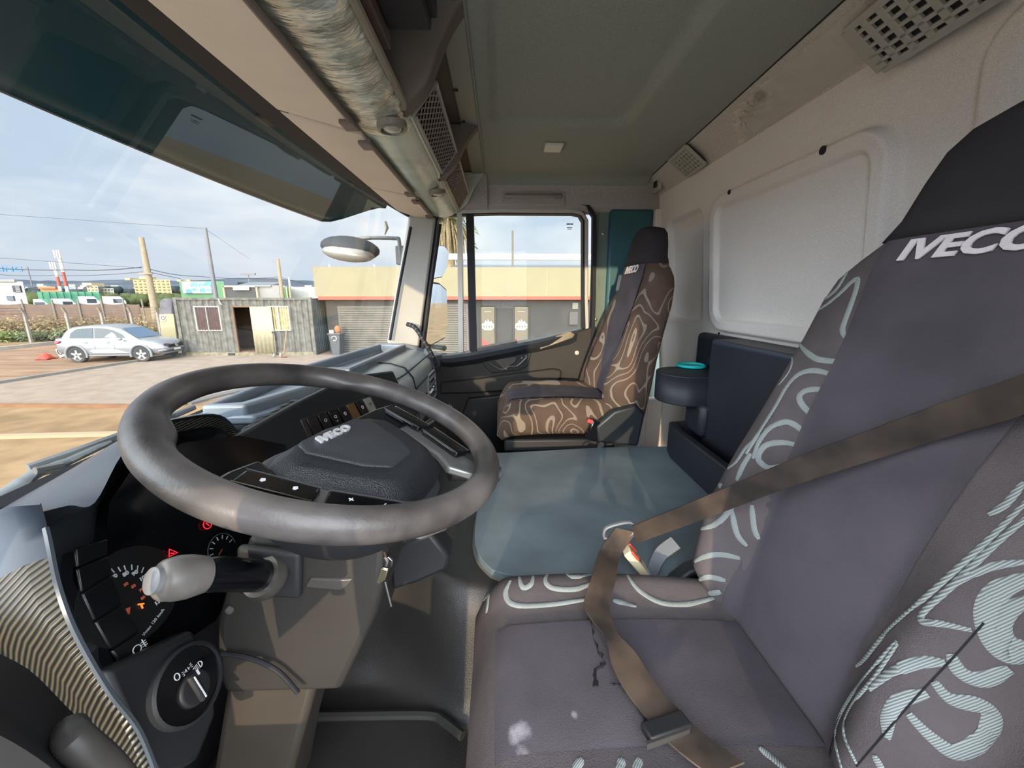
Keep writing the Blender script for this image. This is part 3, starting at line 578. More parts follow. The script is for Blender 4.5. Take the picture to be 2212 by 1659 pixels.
seat_text(s1, fr1, DX, 0, 0, .603, .053, .039, .0, 1.48)
seat_text(s2, fr2, 1.80, .012, .045, 1.872, .055, .043, .0)
STRIPES = {
 'back': [
  [(0.723,-0.683,0.103), (0.732,-0.675,0.095), (0.736,-0.672,0.087)],
  [(0.788,-0.616,-0.005), (0.776,-0.631,-0.008), (0.764,-0.645,0.010), (0.757,-0.652,0.034), (0.750,-0.658,0.061), (0.746,-0.660,0.089)],
  [(0.780,-0.625,0.022), (0.772,-0.635,0.030), (0.768,-0.639,0.047)],
  [(0.789,-0.613,-0.025), (0.780,-0.625,-0.029), (0.770,-0.638,-0.016), (0.759,-0.651,0.005), (0.750,-0.661,0.025), (0.745,-0.667,0.030), (0.744,-0.668,0.014), (0.746,-0.665,-0.015), (0.749,-0.661,-0.049), (0.749,-0.660,-0.064), (0.744,-0.664,-0.076), (0.736,-0.672,-0.083)],
  [(0.732,-0.681,0.025), (0.736,-0.677,-0.008), (0.737,-0.675,-0.030), (0.737,-0.674,-0.050)],
  [(0.793,-0.604,-0.084), (0.781,-0.615,-0.105), (0.767,-0.630,-0.121), (0.755,-0.644,-0.124), (0.736,-0.665,-0.124)],
  [(0.795,-0.598,-0.107), (0.789,-0.601,-0.129), (0.788,-0.597,-0.152), (0.792,-0.583,-0.181)],
  [(0.784,-0.527,-0.330), (0.786,-0.551,-0.281), (0.785,-0.576,-0.227), (0.784,-0.593,-0.184), (0.778,-0.608,-0.157), (0.767,-0.625,-0.146), (0.753,-0.642,-0.147), (0.736,-0.658,-0.156)],
  [(0.736,-0.650,-0.188), (0.750,-0.636,-0.181), (0.763,-0.619,-0.186), (0.767,-0.610,-0.199), (0.760,-0.613,-0.215), (0.747,-0.624,-0.231), (0.733,-0.634,-0.245)],
  [(0.774,-0.536,-0.337), (0.780,-0.549,-0.300), (0.778,-0.568,-0.269), (0.766,-0.591,-0.253), (0.750,-0.608,-0.262), (0.733,-0.620,-0.280)],
  [(0.733,-0.612,-0.297), (0.754,-0.588,-0.294), (0.770,-0.562,-0.303), (0.773,-0.548,-0.322), (0.767,-0.545,-0.338), (0.754,-0.558,-0.348), (0.743,-0.578,-0.338)],
  [(0.810,-0.450,-0.377), (0.797,-0.468,-0.381), (0.787,-0.503,-0.357), (0.788,-0.527,-0.318), (0.786,-0.541,-0.299), (0.785,-0.565,-0.252)],
  [(0.772,-0.506,-0.385), (0.778,-0.520,-0.353), (0.780,-0.534,-0.327)],
  [(0.806,-0.432,-0.405), (0.793,-0.463,-0.395), (0.779,-0.480,-0.403)],
  [(0.803,-0.413,-0.430), (0.795,-0.438,-0.421), (0.782,-0.451,-0.430)],
  [(0.757,-0.387,-0.527), (0.759,-0.419,-0.498), (0.752,-0.454,-0.478), (0.751,-0.475,-0.459), (0.756,-0.500,-0.422)],
  [(0.728,-0.391,-0.563), (0.728,-0.425,-0.538), (0.719,-0.456,-0.525), (0.700,-0.488,-0.521)],
  [(0.707,-0.402,-0.583), (0.705,-0.426,-0.567), (0.689,-0.456,-0.563)],
  [(0.687,-0.422,-0.592), (0.681,-0.444,-0.582)],
  [(0.752,-0.490,-0.441), (0.726,-0.491,-0.482), (0.707,-0.503,-0.498)],
  [(0.739,-0.523,-0.424), (0.718,-0.520,-0.464), (0.704,-0.523,-0.481)],
  [(0.535,-0.798,-0.277), (0.537,-0.783,-0.314), (0.543,-0.769,-0.336)],
  [(0.523,-0.800,-0.294), (0.531,-0.759,-0.377), (0.537,-0.703,-0.466), (0.539,-0.648,-0.539), (0.531,-0.608,-0.590), (0.530,-0.594,-0.605)],
  [(0.515,-0.796,-0.318), (0.524,-0.763,-0.379), (0.528,-0.718,-0.454), (0.529,-0.687,-0.498), (0.524,-0.680,-0.513), (0.510,-0.696,-0.505), (0.489,-0.717,-0.497)],
  [(0.493,-0.781,-0.383), (0.513,-0.757,-0.405), (0.526,-0.727,-0.441), (0.529,-0.698,-0.482)],
  [(0.484,-0.778,-0.401), (0.496,-0.753,-0.432), (0.492,-0.736,-0.466), (0.474,-0.728,-0.495), (0.456,-0.732,-0.506), (0.443,-0.748,-0.494)],
  [(0.473,-0.771,-0.427), (0.479,-0.753,-0.451), (0.475,-0.741,-0.475), (0.462,-0.739,-0.490), (0.449,-0.751,-0.485)],
  [(0.525,-0.648,-0.551), (0.522,-0.625,-0.580), (0.513,-0.584,-0.629), (0.499,-0.550,-0.670), (0.483,-0.534,-0.694), (0.452,-0.526,-0.720)],
  [(0.523,-0.648,-0.554), (0.520,-0.636,-0.571), (0.511,-0.606,-0.610), (0.502,-0.570,-0.650), (0.486,-0.548,-0.681), (0.456,-0.546,-0.703)],
  [(0.483,-0.682,-0.549), (0.497,-0.660,-0.563), (0.506,-0.627,-0.592), (0.505,-0.597,-0.623)],
  [(0.473,-0.652,-0.593), (0.482,-0.622,-0.618), (0.475,-0.602,-0.642), (0.462,-0.591,-0.662)],
  [(0.486,-0.690,-0.536), (0.470,-0.689,-0.551), (0.454,-0.702,-0.548), (0.446,-0.728,-0.521)],
  [(0.477,-0.663,-0.577), (0.457,-0.669,-0.586), (0.439,-0.690,-0.576), (0.426,-0.692,-0.582), (0.418,-0.674,-0.609), (0.422,-0.647,-0.636), (0.444,-0.633,-0.635), (0.468,-0.624,-0.626)],
  [(0.455,-0.569,-0.685), (0.438,-0.570,-0.695)],
 ],
 'cush': [
  [(0.747,0.046,-0.663), (0.761,0.028,-0.648), (0.739,0.032,-0.673)],
  [(0.780,-0.021,-0.626), (0.763,-0.010,-0.646), (0.749,-0.029,-0.662), (0.744,-0.095,-0.661), (0.739,-0.206,-0.641)],
  [(0.787,-0.040,-0.616), (0.770,-0.049,-0.636), (0.774,-0.068,-0.629), (0.790,-0.075,-0.608)],
  [(0.792,-0.142,-0.594), (0.780,-0.102,-0.617), (0.766,-0.111,-0.634), (0.757,-0.162,-0.633), (0.759,-0.201,-0.620)],
  [(0.791,-0.167,-0.588), (0.786,-0.141,-0.602), (0.773,-0.159,-0.614), (0.769,-0.202,-0.606)],
  [(0.757,-0.274,-0.593), (0.731,-0.295,-0.616), (0.705,-0.333,-0.626), (0.689,-0.378,-0.618), (0.679,-0.429,-0.596)],
  [(0.730,-0.241,-0.640), (0.712,-0.286,-0.641)],
  [(0.554,-0.145,-0.820), (0.543,-0.128,-0.830)],
  [(0.545,-0.216,-0.810), (0.534,-0.205,-0.820)],
  [(0.541,-0.245,-0.805), (0.530,-0.234,-0.815)],
  [(0.510,-0.433,-0.743), (0.479,-0.459,-0.748)],
 ],
}

from mathutils.bvhtree import BVHTree
def weave(part, curves, m, hw0, wid):      # narrow woven stripes that follow the surface of a seat part
    c = WP[part.name]; bv = BVHTree.FromPolygons([v.co + c for v in part.data.vertices], [list(p.vertices) for p in part.data.polygons]); mb = MB()
    for ci, ds in enumerate(curves):
        hw = wid.get(ci, hw0); pts = []
        for d in smooth_path(ds, 8):
            h = bv.ray_cast(V((0, 0, 0)), d.normalized())
            if h[0] is not None and (not pts or (h[0] - pts[-1][0]).length < .06): pts.append((h[0], h[1] if h[1].dot(d) < 0 else -h[1]))
        if len(pts) < 3: continue
        rows = []
        for i, (p, n) in enumerate(pts):
            t = (pts[min(i + 1, len(pts) - 1)][0] - pts[max(i - 1, 0)][0]); t.normalize(); w = n.cross(t).normalized(); q = .35 + .65 * min(1, 3 * min(i, len(pts) - 1 - i) / len(pts) + .3); hh = hw * min(1, q)
            rows.append([p + n * .0006 - w * hh, p + n * .0018 - w * hh * .8, p + n * .0018 + w * hh * .8, p + n * .0006 + w * hh])
        mb.grid(rows)
    bm = bmesh.new(); bm.from_mesh(part.data); vs = [bm.verts.new(p - c) for p in mb.v]      # the stripes belong to the cloth's own mesh
    for f in mb.f: q = bm.faces.new([vs[i] for i in f]); q.material_index = 1; q.smooth = True
    bm.to_mesh(part.data); bm.free(); part.data.materials.append(m)
M_str = ribbed('stripe_weave', '666b6a', 'a3aaa7', 190, 'DIAGONAL', .9, .3)
def child(root, nm): return [o for o in root.children if o.name.startswith(nm)][0]
weave(child(s1, 'backrest'), STRIPES['back'], M_str, .0050, {6: .0022, 21: .0035, 22: .0032, 23: .0036, 24: .0036, 25: .0085, 26: .0060, 27: .0026, 28: .0026, 29: .0052, 30: .0062, 31: .0062, 32: .0066, 33: .004})
weave(child(s1, 'seat_cushion'), STRIPES['cush'], M_str, .0052, {})
bseam = child(s1, 'backrest'); bv_ = BVHTree.FromPolygons([v.co + WP[bseam.name] for v in bseam.data.vertices], [list(p.vertices) for p in bseam.data.polygons])
sp_ = [h[0] for h in (bv_.ray_cast(V((0, 0, 0)), V(d)) for d in smooth_path([(0.487,-0.729,-0.482), (0.483,-0.691,-0.539), (0.476,-0.640,-0.603), (0.454,-0.544,-0.705)], 8)) if h[0] is not None]
if len(sp_) > 3: obj('side_seam', MB().tube(sp_, .0010, 6), M_rub, bseam)
# torn stitching and dust on the driver cushion
pts = smooth_path([(0.622,-0.162,-0.565), (0.579,-0.156,-0.566), (0.533,-0.156,-0.566), (0.508,-0.160,-0.565), (0.493,-0.142,-0.565), (0.471,-0.138,-0.565)], 5)
obj('torn_seam', MB().tube([p + V((random.uniform(-.002, .002), random.uniform(-.002, .002), .004)) for p in pts], [random.uniform(.002, .005) for _ in pts], 6), M_rub, s1)
pts = smooth_path([(0.474,-0.162,-0.565), (0.470,-0.174,-0.565), (0.449,-0.185,-0.565), (0.422,-0.193,-0.563), (0.404,-0.191,-0.562)], 5)
obj('torn_seam', MB().tube([p + V((random.uniform(-.002, .002), random.uniform(-.002, .002), .004)) for p in pts], [random.uniform(.002, .005) for _ in pts], 6), M_rub, s1)
pan = [o for o in s1.children if o.name.startswith('cushion_panel')][0]
sm = M_cen.copy(); sm.name = 'dusty_dark_cloth'; pan.data.materials[0] = sm
def add_stain(m, spots):
    nt = m.node_tree; N = nt.nodes.new; L = nt.links.new; b = nt.nodes['Principled BSDF']; tc = N('ShaderNodeTexCoord')
    n = N('ShaderNodeTexNoise'); n.inputs['Scale'].default_value = 38; n.inputs['Detail'].default_value = 6; L(tc.outputs['Object'], n.inputs['Vector']); prev = b.inputs['Base Color'].links[0].from_socket
    for c, r_, k in spots:
        d = N('ShaderNodeVectorMath'); d.operation = 'DISTANCE'; L(tc.outputs['Object'], d.inputs[0]); d.inputs[1].default_value = c
        g = N('ShaderNodeMapRange'); L(d.outputs['Value'], g.inputs[0]); g.inputs[1].default_value = 0; g.inputs[2].default_value = r_; g.inputs[3].default_value = .34; g.inputs[4].default_value = -.25
        a = N('ShaderNodeMath'); a.operation = 'ADD'; L(n.outputs['Fac'], a.inputs[0]); L(g.outputs[0], a.inputs[1])
        t = N('ShaderNodeMapRange'); L(a.outputs[0], t.inputs[0]); t.inputs[1].default_value = .56; t.inputs[2].default_value = .78; t.inputs[3].default_value = 0; t.inputs[4].default_value = k
        mx = N('ShaderNodeMixRGB'); L(t.outputs[0], mx.inputs[0]); L(prev, mx.inputs[1]); mx.inputs[2].default_value = lin('b0aab2'); prev = mx.outputs[0]
    L(prev, b.inputs['Base Color'])
pc_ = WP[pan.name]
add_stain(sm, [(tuple(V((0.418,-0.021,-0.562)) - pc_), .030, .55), (tuple(V((0.393,-0.025,-0.562)) - pc_), .022, .45), (tuple(V((0.433,-0.099,-0.562)) - pc_), .012, .4)])
# red belt release at the outer side of the driver seat
obj('release_button', MB().box((0.360,-0.605,-0.438), (.03, .035, .05)), mat('red_plastic', 'b01222', rough=.35), s1, label='red release button', bevel=.010, seg=3)
# side bolster panel low on the near side is part of the cushion cover; grey trim at its foot
# passenger belt buckle with its red button
bq = V((1.540,-0.387,-0.537))
bk = obj('belt_buckle', MB().box(bq, (.022, .052, .085), (.35, 0, 0)), M_gloss, s2, bevel=.006)
obj('release_button', MB().box(bq + V((0, .012, .038)), (.018, .040, .016), (.35, 0, 0)), mat('red_button', 'b8474a', rough=.4), bk, bevel=.003)
obj('buckle_stalk', MB().box(bq + V((0, -.028, -.062)), (.010, .016, .05), (.35, 0, 0)), M_steel, s2)
obj('bolt', MB().lathe([(.014, 0), (.012, .006), (.004, .008)], (1.550,-0.419,-0.602), (-1, 0, 0), 14), M_screw, s2)
# shoulder belt guide and belt of the passenger seat
gq = V((1.970,-0.592,0.061)); obj('belt_guide', MB().box(gq, (.035, .03, .085), (.2, 0, .5)), M_steel, s2, bevel=.008)
bt = thing('passenger_belt', 'brown seat belt hanging slack beside the passenger seat back', 'seat belt', (2.060,-0.400,-0.560))
pts = smooth_path([(1.980,-0.590,0.000), (2.020,-0.547,-0.114), (2.060,-0.478,-0.333), (2.070,-0.430,-0.511), (2.070,-0.402,-0.589)], 5)
obj('webbing', MB().ribbon(pts, [V((.006, .022, .006))] * len(pts), .0012), M_belt, bt, angle=.5)
obj('tongue', MB().box((2.050,-0.436,-0.511), (.012, .05, .05), (.5, 0, 0)), M_steel, bt, bevel=.003)
# ------------------------------------------------------------------ driver seat belt
db = thing('driver_belt', 'worn brown seat belt drawn across the driver seat from shoulder to cushion', 'seat belt', (0.401,-0.227,-0.560))
sh = [V((.20, -.66, .07)), V((.235, -.57, .03)), (0.335,-0.504,-0.071), (0.360,-0.510,-0.093), (0.415,-0.507,-0.135), (0.470,-0.489,-0.184), (0.545,-0.447,-0.258), (0.645,-0.384,-0.368), (0.750,-0.284,-0.496)]
sh = smooth_path(sh, 5); wv = V((-.10, .30, 1)).normalized() * .0235
obj('shoulder_strap', MB().ribbon(sh, [wv] * len(sh), .0012), M_belt, db, angle=.5)
lap = smooth_path([(0.755,-0.268,-0.493), (0.735,-0.230,-0.534), (0.648,-0.193,-0.528), (0.588,-0.167,-0.538), (0.521,-0.183,-0.545), (0.460,-0.194,-0.546), (0.409,-0.216,-0.547), (0.379,-0.233,-0.545), (0.342,-0.258,-0.535)], 6)
n = len(lap); ws_ = []
for i, p in enumerate(lap):
    f = sstep(.40, .52, i / n); w0 = V((0, .95, .25)).normalized(); w1 = V((-.25, .97, .0)).normalized(); ws_.append((w0 * (1 - f) + w1 * f).normalized() * .0235 * (1 - .45 * math.exp(-((i / n - .46) / .05) ** 2)))
M_belt2 = mat('dark_webbing', '2f2722', rough=.8, var=.35, vs=12, hx2='4b3d31')
obj('lap_strap', MB().ribbon([p + V((0, 0, .006)) for p in lap], ws_, .0012), M_belt2, db, angle=.5)
tq = V((0.757,-0.256,-0.494)); obj('tongue', MB().tube(smooth_path([tq + V((.0, .035, -.012)), tq + V((0, .030, .012)), tq + V((0, -.02, .024)), tq + V((0, -.028, .0)), tq + V((0, .0, -.015))], 4), .0055, 8, closed=True, flat=.6), mat('tongue_grey', '6f7276', rough=.4), db)
kq = V((0.396,-0.210,-0.538)); obj('belt_slide', MB().box(kq, (.024, .062, .012), (0, .1, .25)), M_blk, db, bevel=.003)
obj('slide_bar', MB().box(kq + V((-.014, .004, .002)), (.004, .062, .008), (0, .1, .25)), M_steel, db)
# broken buckle between driver seat and engine cover
bb = thing('broken_buckle', 'broken seat belt buckle showing pale and red insides beside the driver seat', 'belt buckle', (0.770,-0.304,-0.608))
b0, b1 = V((0.770,-0.275,-0.543)), V((0.765,-0.319,-0.598)); ax = (b1 - b0); Mx = ax.to_track_quat('X', 'Z').to_matrix()
obj('buckle_body', MB().box(lerp(b0, b1, .5), (ax.length, .036, .018), Mx), mat('buckle_pale', 'd9c9a4', rough=.5), bb, bevel=.003)
for s_ in (-1, 1): obj('red_jaw', MB().box(lerp(b0, b1, .22) + Mx @ V((0, s_ * .014, .004)), (.026, .007, .018), Mx), mat('red_jaw', 'c0452f', rough=.5), bb, label='red jaw', bevel=.002)
for t_ in (.4, .6): obj('slot', MB().box(lerp(b0, b1, t_) + Mx @ V((0, 0, .008)), (.006, .010, .003), Mx), M_rub, bb)
obj('foot', MB().box(lerp(b0, b1, 1.06), (.020, .026, .014), Mx), mat('buckle_white', 'd5d8dd', rough=.4), bb, bevel=.003)
obj('stalk', MB().tube([lerp(b0, b1, 1.1), lerp(b0, b1, 1.35) + V((0, 0, -.02)), lerp(b0, b1, 1.4) + V((0, 0, -.10))], .006, 8), M_blk, bb)
sl_ = smooth_path([(0.790,-0.396,-0.544), (0.790,-0.366,-0.571), (0.785,-0.350,-0.602), (0.780,-0.345,-0.622)], 4)
t = thing('buckle_cover', 'loose grey curved buckle cover beside the driver seat back', 'buckle cover', sl_[-1])
obj('shell', MB().ribbon(sl_, [V((.012, .006, .006))] * len(sl_), .003), mat('tongue_grey'), t, angle=.6)
# ================================================================== ENGINE COVER, REAR STORAGE
t = thing('engine_cover', 'flat blue-grey vinyl engine cover between the two seats', 'engine cover', (1.15, -.25, -.61))
pts = [(.80, .02), (.86, .055), (.98, .07), (1.30, .055), (1.47, .03), (1.50, -.02), (1.50, -.86), (.80, -.86), (.775, -.60), (.772, -.10)]
pts = [(p.x, p.y) for p in smooth_path([V((*q, 0)) for q in pts] + [V((*pts[0], 0))], 5)[:-1]]
M_eng = mat('engine_vinyl', '667279', rough=.5, var=.12, vs=6, bump=.15, bs=450, hx2='6e7a80')
obj('cover', MB().loft([[V((x, y, z)) for x, y in pts] for z in (-.640, -.612)]), M_eng, t, bevel=.010, seg=3)
obj('edge_welt', MB().tube([(x, y, -.634) for x, y in pts], .006, 8, closed=True), mat('welt', '5b5a54', rough=.6), t)
M_nav = mat('navy_plastic', '23262f', rough=.5, var=.1, vs=5, bump=.06, bs=700)
t = thing('storage_unit', 'dark navy moulded storage unit fixed to the rear wall between the seats', 'storage unit', (1.3, -.78, -.61))
obj('back_panel', MB().bb((.70, -.90, -.60), (1.415, -.765, -.150)), M_nav, t, bevel=.012, seg=3)
obj('tab', MB().bb((1.40, -.915, -.36), (1.725, -.865, -.152)), M_nav, t, bevel=.02, seg=3)
obj('hole', MB().lathe([(.012, 0), (.012, .006), (.005, .007)], (1.613,-0.865,-0.225), (0, 1, 0), 12), M_rub, t)
obj('top_rim', MB().tube([V((.70, -.770, -.160)), V((1.40, -.770, -.160))], .008, 8), mat('navy_rim', '3a4150', rough=.4), t)
cr_ = []
for a in frange(0, 1, 16):
    th = math.pi * (1 - a); cr_.append((1.525 + .115 * math.cos(th), -.735 + .115 * math.sin(th) * .95))
cp = [(1.40, -.88)] + [(x, y) for x, y in cr_[::-1] if True] + [(1.64, -.88)]
cp = [(1.41, -.88), (1.41, -.735)] + [(x, y) for x, y in cr_ if 1.411 < x < 1.639][::-1][::-1] + [(1.64, -.735), (1.64, -.88)]
obj('cup_holder', MB().loft([[V((x, y, z)) for x, y in cp] for z in (-.405, -.388, -.295, -.290)]), M_nav, t, bevel=.010, seg=3)
obj('stem', MB().bb((1.38, -.90, -.52), (1.52, -.74, -.39)), M_nav, t, bevel=.02)
bx = MB().loft([[V((x, y, z)) for x, y in ((.85, -.90), (1.50, -.90), (1.53, -.80), (1.50, -.675), (1.40, -.655), (.85, -.655))] for z in (-.612, -.50)])
bn = obj('open_bin', MB().loft([[V((x, y, z)) for x, y in ((.85, -.90), (1.50, -.90), (1.53, -.80), (1.50, -.675), (1.42, -.655), (.85, -.655))] for z in (-.612, -.488)] + [[V((x, y, z)) for x, y in ((.88, -.88), (1.47, -.88), (1.49, -.80), (1.47, -.70), (1.40, -.685), (.88, -.685))] for z in (-.488, -.60)]), M_nav, t, bevel=.006)
cq = V((1.620,-0.801,-0.286))
t = thing('cup_ring', 'turquoise plastic ring lying on the navy cup holder', 'plastic ring', cq)
obj('rim', MB().tube([cq + V((.054 * math.cos(a), .054 * math.sin(a), .004)) for a in frange(0, 2 * math.pi, 32)[:-1]], .006, 8, closed=True), mat('turquoise_plastic', '25c9c9', rough=.35), t)
obj('disc', MB().lathe([(.05, 0), (.05, .002)], cq, (0, 0, 1), 28), mat('clear_disc', '5aa6a4', rough=.3), t)
# ================================================================== DASHBOARD
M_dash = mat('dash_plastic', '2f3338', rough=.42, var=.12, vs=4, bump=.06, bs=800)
M_dlight = mat('dash_top_skylit', '6b747e', rough=.30, var=.14, vs=4, bump=.05, bs=800)  # paler than the dash plastic, sky reflection put into the colour
M_carb = ribbed('carbon_film', '16171a', '4a463c', 60, 'Z', .35, .5, diag=(0, 0, 0))
da = thing('dashboard', 'wide dark dashboard with storage trays and moulded passenger pod', 'dashboard', (1.2, .5, -.95))
# base body from the driver's knee to the passenger side
secs = []
for x, F, R, M_, B in ((.12, .56, .50, .49, .52), (.36, .64, .58, .52, .52), (.86, .69, .585, .56, .56), (1.0, .70, .49, .47, .52), (1.2, .70, .41, .40, .48), (1.30, .70, .41, .40, .46), (2.18, .60, .42, .40, .46)):
    secs.append([V((x, F, -.285)), V((x, R, -.285)), V((x, M_, -.42)), V((x, B, -.70)), V((x, .70 if x > .2 else .6, -.88))])
obj('lower_body', MB().loft(secs), M_dash, da, bevel=.01, angle=.5)
# top deck with rim
top = [(.88, .695), (.88, .555), (1.00, .485), (1.13, .43), (1.30, .43), (1.30, .705)]
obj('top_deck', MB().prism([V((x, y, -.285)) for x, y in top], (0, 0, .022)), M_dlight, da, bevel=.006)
# storage tray (raised rim, sunk floor)
def tray(o, i, zt, zb, zf, name, m):
    return obj(name, MB().loft([[V((x, y, zb)) for x, y in o], [V((x, y, zt + dz)) for (x, y), dz in zip(o, (0, 0, 0, 0))], [V((x, y, zt + dz)) for (x, y), dz in zip(i, (0, 0, 0, 0))], [V((x, y, zf)) for x, y in i]]), m, da, bevel=.008, seg=3)
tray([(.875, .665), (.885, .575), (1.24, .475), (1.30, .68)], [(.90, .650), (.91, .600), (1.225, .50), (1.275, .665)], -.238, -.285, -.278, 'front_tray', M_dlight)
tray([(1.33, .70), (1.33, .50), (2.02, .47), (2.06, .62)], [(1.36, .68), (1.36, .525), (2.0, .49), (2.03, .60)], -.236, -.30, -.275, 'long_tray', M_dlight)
# passenger pod
pp = [(.52, -.262), (.44, -.268), (.385, -.285), (.355, -.325), (.340, -.40), (.338, -.50), (.36, -.56), (.44, -.60), (.52, -.60)]
def pod(x, k, dz=0): return [V((x, .52 - (.52 - y) * k, -.43 + (z + .43) * (.55 + .45 * k) + dz)) for y, z in pp]
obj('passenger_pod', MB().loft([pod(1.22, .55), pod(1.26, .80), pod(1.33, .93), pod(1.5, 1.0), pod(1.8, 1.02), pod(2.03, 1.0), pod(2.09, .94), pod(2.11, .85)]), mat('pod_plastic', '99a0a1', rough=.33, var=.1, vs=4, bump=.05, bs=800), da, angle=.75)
def podline(x, k0, k1): return [V((x, .52 - (.52 - y) * 1.018, -.43 + (z + .43) * 1.018)) for y, z in pp[k0:k1]]
obj('panel_gap', MB().tube(podline(1.60, 0, 7), .0028, 6), M_rub, da)
obj('panel_gap', MB().tube([(1.24, .385, -.285), (1.33, .372, -.288), (1.5, .362, -.292), (2.05, .362, -.292)], .0028, 6), M_rub, da)
obj('panel_gap', MB().tube([(1.33, .345, -.36), (1.5, .335, -.365), (2.07, .335, -.365)], .0028, 6), M_rub, da)
# air vent at the passenger end
vt = obj('air_vent', MB().prism([V((x, .338, z)) for x, z in rrect(1.93, -.435, .20, .13, .02)], (0, .02, 0)), M_rub, da, bevel=.003)
for k in range(4): obj('slat', MB().box((1.93, .333, -.39 - .030 * k), (.18, .012, .006), (.5, 0, 0)), mat('vent_slat', '44484c', rough=.4), vt)
obj('surround', MB().tube([V((x, .335, z)) for x, z in rrect(1.93, -.435, .205, .135, .022)], .006, 8, closed=True), mat('pod_plastic'), vt)
obj('thumb_wheel', MB().box((1.90, .325, -.44), (.02, .02, .035)), M_chrome, vt, bevel=.003)
obj('slot', MB().box((1.72, .338, -.46), (.13, .01, .06)), M_rub, da)
# perforated demister strip along the glass
mb = MB().loft([[V((x, .695 if x > .6 else .66, -.268)), V((x, .665 if x > .6 else .63, -.266)), V((x, .66 if x > .6 else .62, -.29)), V((x, .70, -.29))] for x in (.62, .88)])
dm = obj('demister_strip', mb, M_dash, da)
for k in range(8): obj('slot', MB().box((.64 + .03 * k, .676, -.2665), (.017, .014, .004)), mat('slot_pale', 'b9b3a4', rough=.6), dm)
# switch fascia facing the driver
M_fas = mat('fascia', '1d1f22', rough=.5, var=.1, vs=6)
fas = [(0.772,0.532,-0.276), (0.925,0.480,-0.246), (1.110,0.415,-0.218), (1.278,0.343,-0.234), (1.301,0.282,-0.406), (1.125,0.332,-0.473), (0.909,0.429,-0.440), (0.783,0.510,-0.335)]
sn = V((-.40, -1, .30)).normalized()
obj('switch_fascia', MB().prism(fas, -sn * .03), M_fas, da, bevel=.006)
# carbon patterned brow above the fascia
bw = [[V((0.837,0.560,-0.281)), V((0.823,0.550,-0.294)), V((0.898,0.600,-0.321)), V((0.897,0.600,-0.302))], [V((0.976,0.515,-0.250)), V((0.960,0.500,-0.267)), V((1.075,0.560,-0.299)), V((1.061,0.560,-0.271))],
      [V((0.971,0.495,-0.253)), V((0.962,0.485,-0.272)), V((1.091,0.550,-0.309)), V((1.079,0.550,-0.281))], [V((1.220,0.455,-0.231)), V((1.208,0.440,-0.271)), V((1.428,0.520,-0.320)), V((1.395,0.520,-0.264))]]
obj('carbon_brow', MB().loft(bw), M_carb, da, bevel=.004, angle=.6)
# row of rocker switches
TL, TR, BL, BR = V((0.924,0.468,-0.287)), V((1.140,0.382,-0.288)), V((0.925,0.455,-0.330)), V((1.147,0.366,-0.332))
sp = thing('switch_panel', 'row of rocker switches on the fascia behind the steering wheel', 'switch panel', lerp(BL, BR, .5))
q = [TL + (TL - BR) * .04, TR + (TR - BL) * .04, BR + (BR - TL) * .04, BL + (BL - TR) * .04]
obj('bezel', MB().prism([p + sn * .002 for p in q], -sn * .012), mat('bezel_dark', '33302d', rough=.4), sp, bevel=.002)
cols = ['1a1614', '0b0b0e', '0b0b0e', '0b0b0e', '6b4a2c', '14110f', '8c8a85']
for k in range(7):
    a, b = k / 7 + .012, (k + 1) / 7 - .012; c4 = [lerp(TL, TR, a), lerp(TL, TR, b), lerp(BL, BR, b), lerp(BL, BR, a)]
    r = obj('rocker_switch', MB().prism([p + sn * .001 for p in c4], sn * .007), mat('rocker_' + cols[k], cols[k], rough=.25), sp, bevel=.0015)
    ic = lerp(lerp(c4[0], c4[1], .5), lerp(c4[3], c4[2], .5), .42) + sn * .009; xx = (TR - TL).normalized(); yy = (TL - BL).normalized()
    if k in (1, 2, 3, 5, 6):
        rr = .0035; obj('symbol', MB().tube([ic + xx * rr * math.cos(t_) + yy * rr * math.sin(t_) for t_ in frange(0, 2 * math.pi, 14)[:-1]], .0006, 5, closed=True), M_white if k < 6 else M_blk, r)
        if k == 2: obj('symbol', MB().box(ic - yy * .012, (.006, .001, .002)), M_white, r)
        if k in (3, 5): obj('symbol', MB().box(ic - yy * .0048, (.007, .001, .0016)), M_white, r)
for k in range(6):
    a, b = k / 7 + .02, (k + 1) / 7 - .02; dn = (BL - TL); c4 = [lerp(BL, BR, a) + dn * .12, lerp(BL, BR, b) + dn * .12, lerp(BL, BR, b) + dn * .6, lerp(BL, BR, a) + dn * .6]
    obj('blank_cover', MB().prism([p + sn * .001 for p in c4], sn * .004), M_gloss, sp, bevel=.0015)
# ------------------------------------------------------------------ instrument cluster
cn = V((-.12, -1, .32)).normalized()
ic = thing('instrument_cluster', 'unlit black instrument cluster with dial numerals and warning lamps', 'instrument cluster', (.6, .52, -.5))
face = [(0.488,0.521,-0.312), (0.512,0.530,-0.274), (0.559,0.534,-0.244), (0.646,0.526,-0.238), (0.752,0.504,-0.264), (0.852,0.474,-0.322), (0.823,0.450,-0.409), (0.681,0.453,-0.450), (0.553,0.452,-0.504), (0.441,0.473,-0.480), (0.428,0.480,-0.463), (0.439,0.519,-0.336), (0.455,0.526,-0.308)]
M_face = mat('cluster_glass', '07080b', rough=.12)
obj('face', MB().prism([V(p) - cn * .003 for p in face], -cn * .02), M_face, ic)
xd = V((1, 0, 0)) - cn * cn.x; xd.normalize(); yd = cn.cross(xd) * 1; yd = yd if yd.z > 0 else -yd
M_num = mat('dial_print', 'b8bcc2', rough=.6); M_red = mat('dial_red', 'b8553f', rough=.6); M_or = mat('lamp_orange', 'e0702c', rough=.5, emit=.8); M_rd = mat('lamp_red', 'e0202a', rough=.5, emit=1.0)
dc = V((0.479,0.496,-0.392))
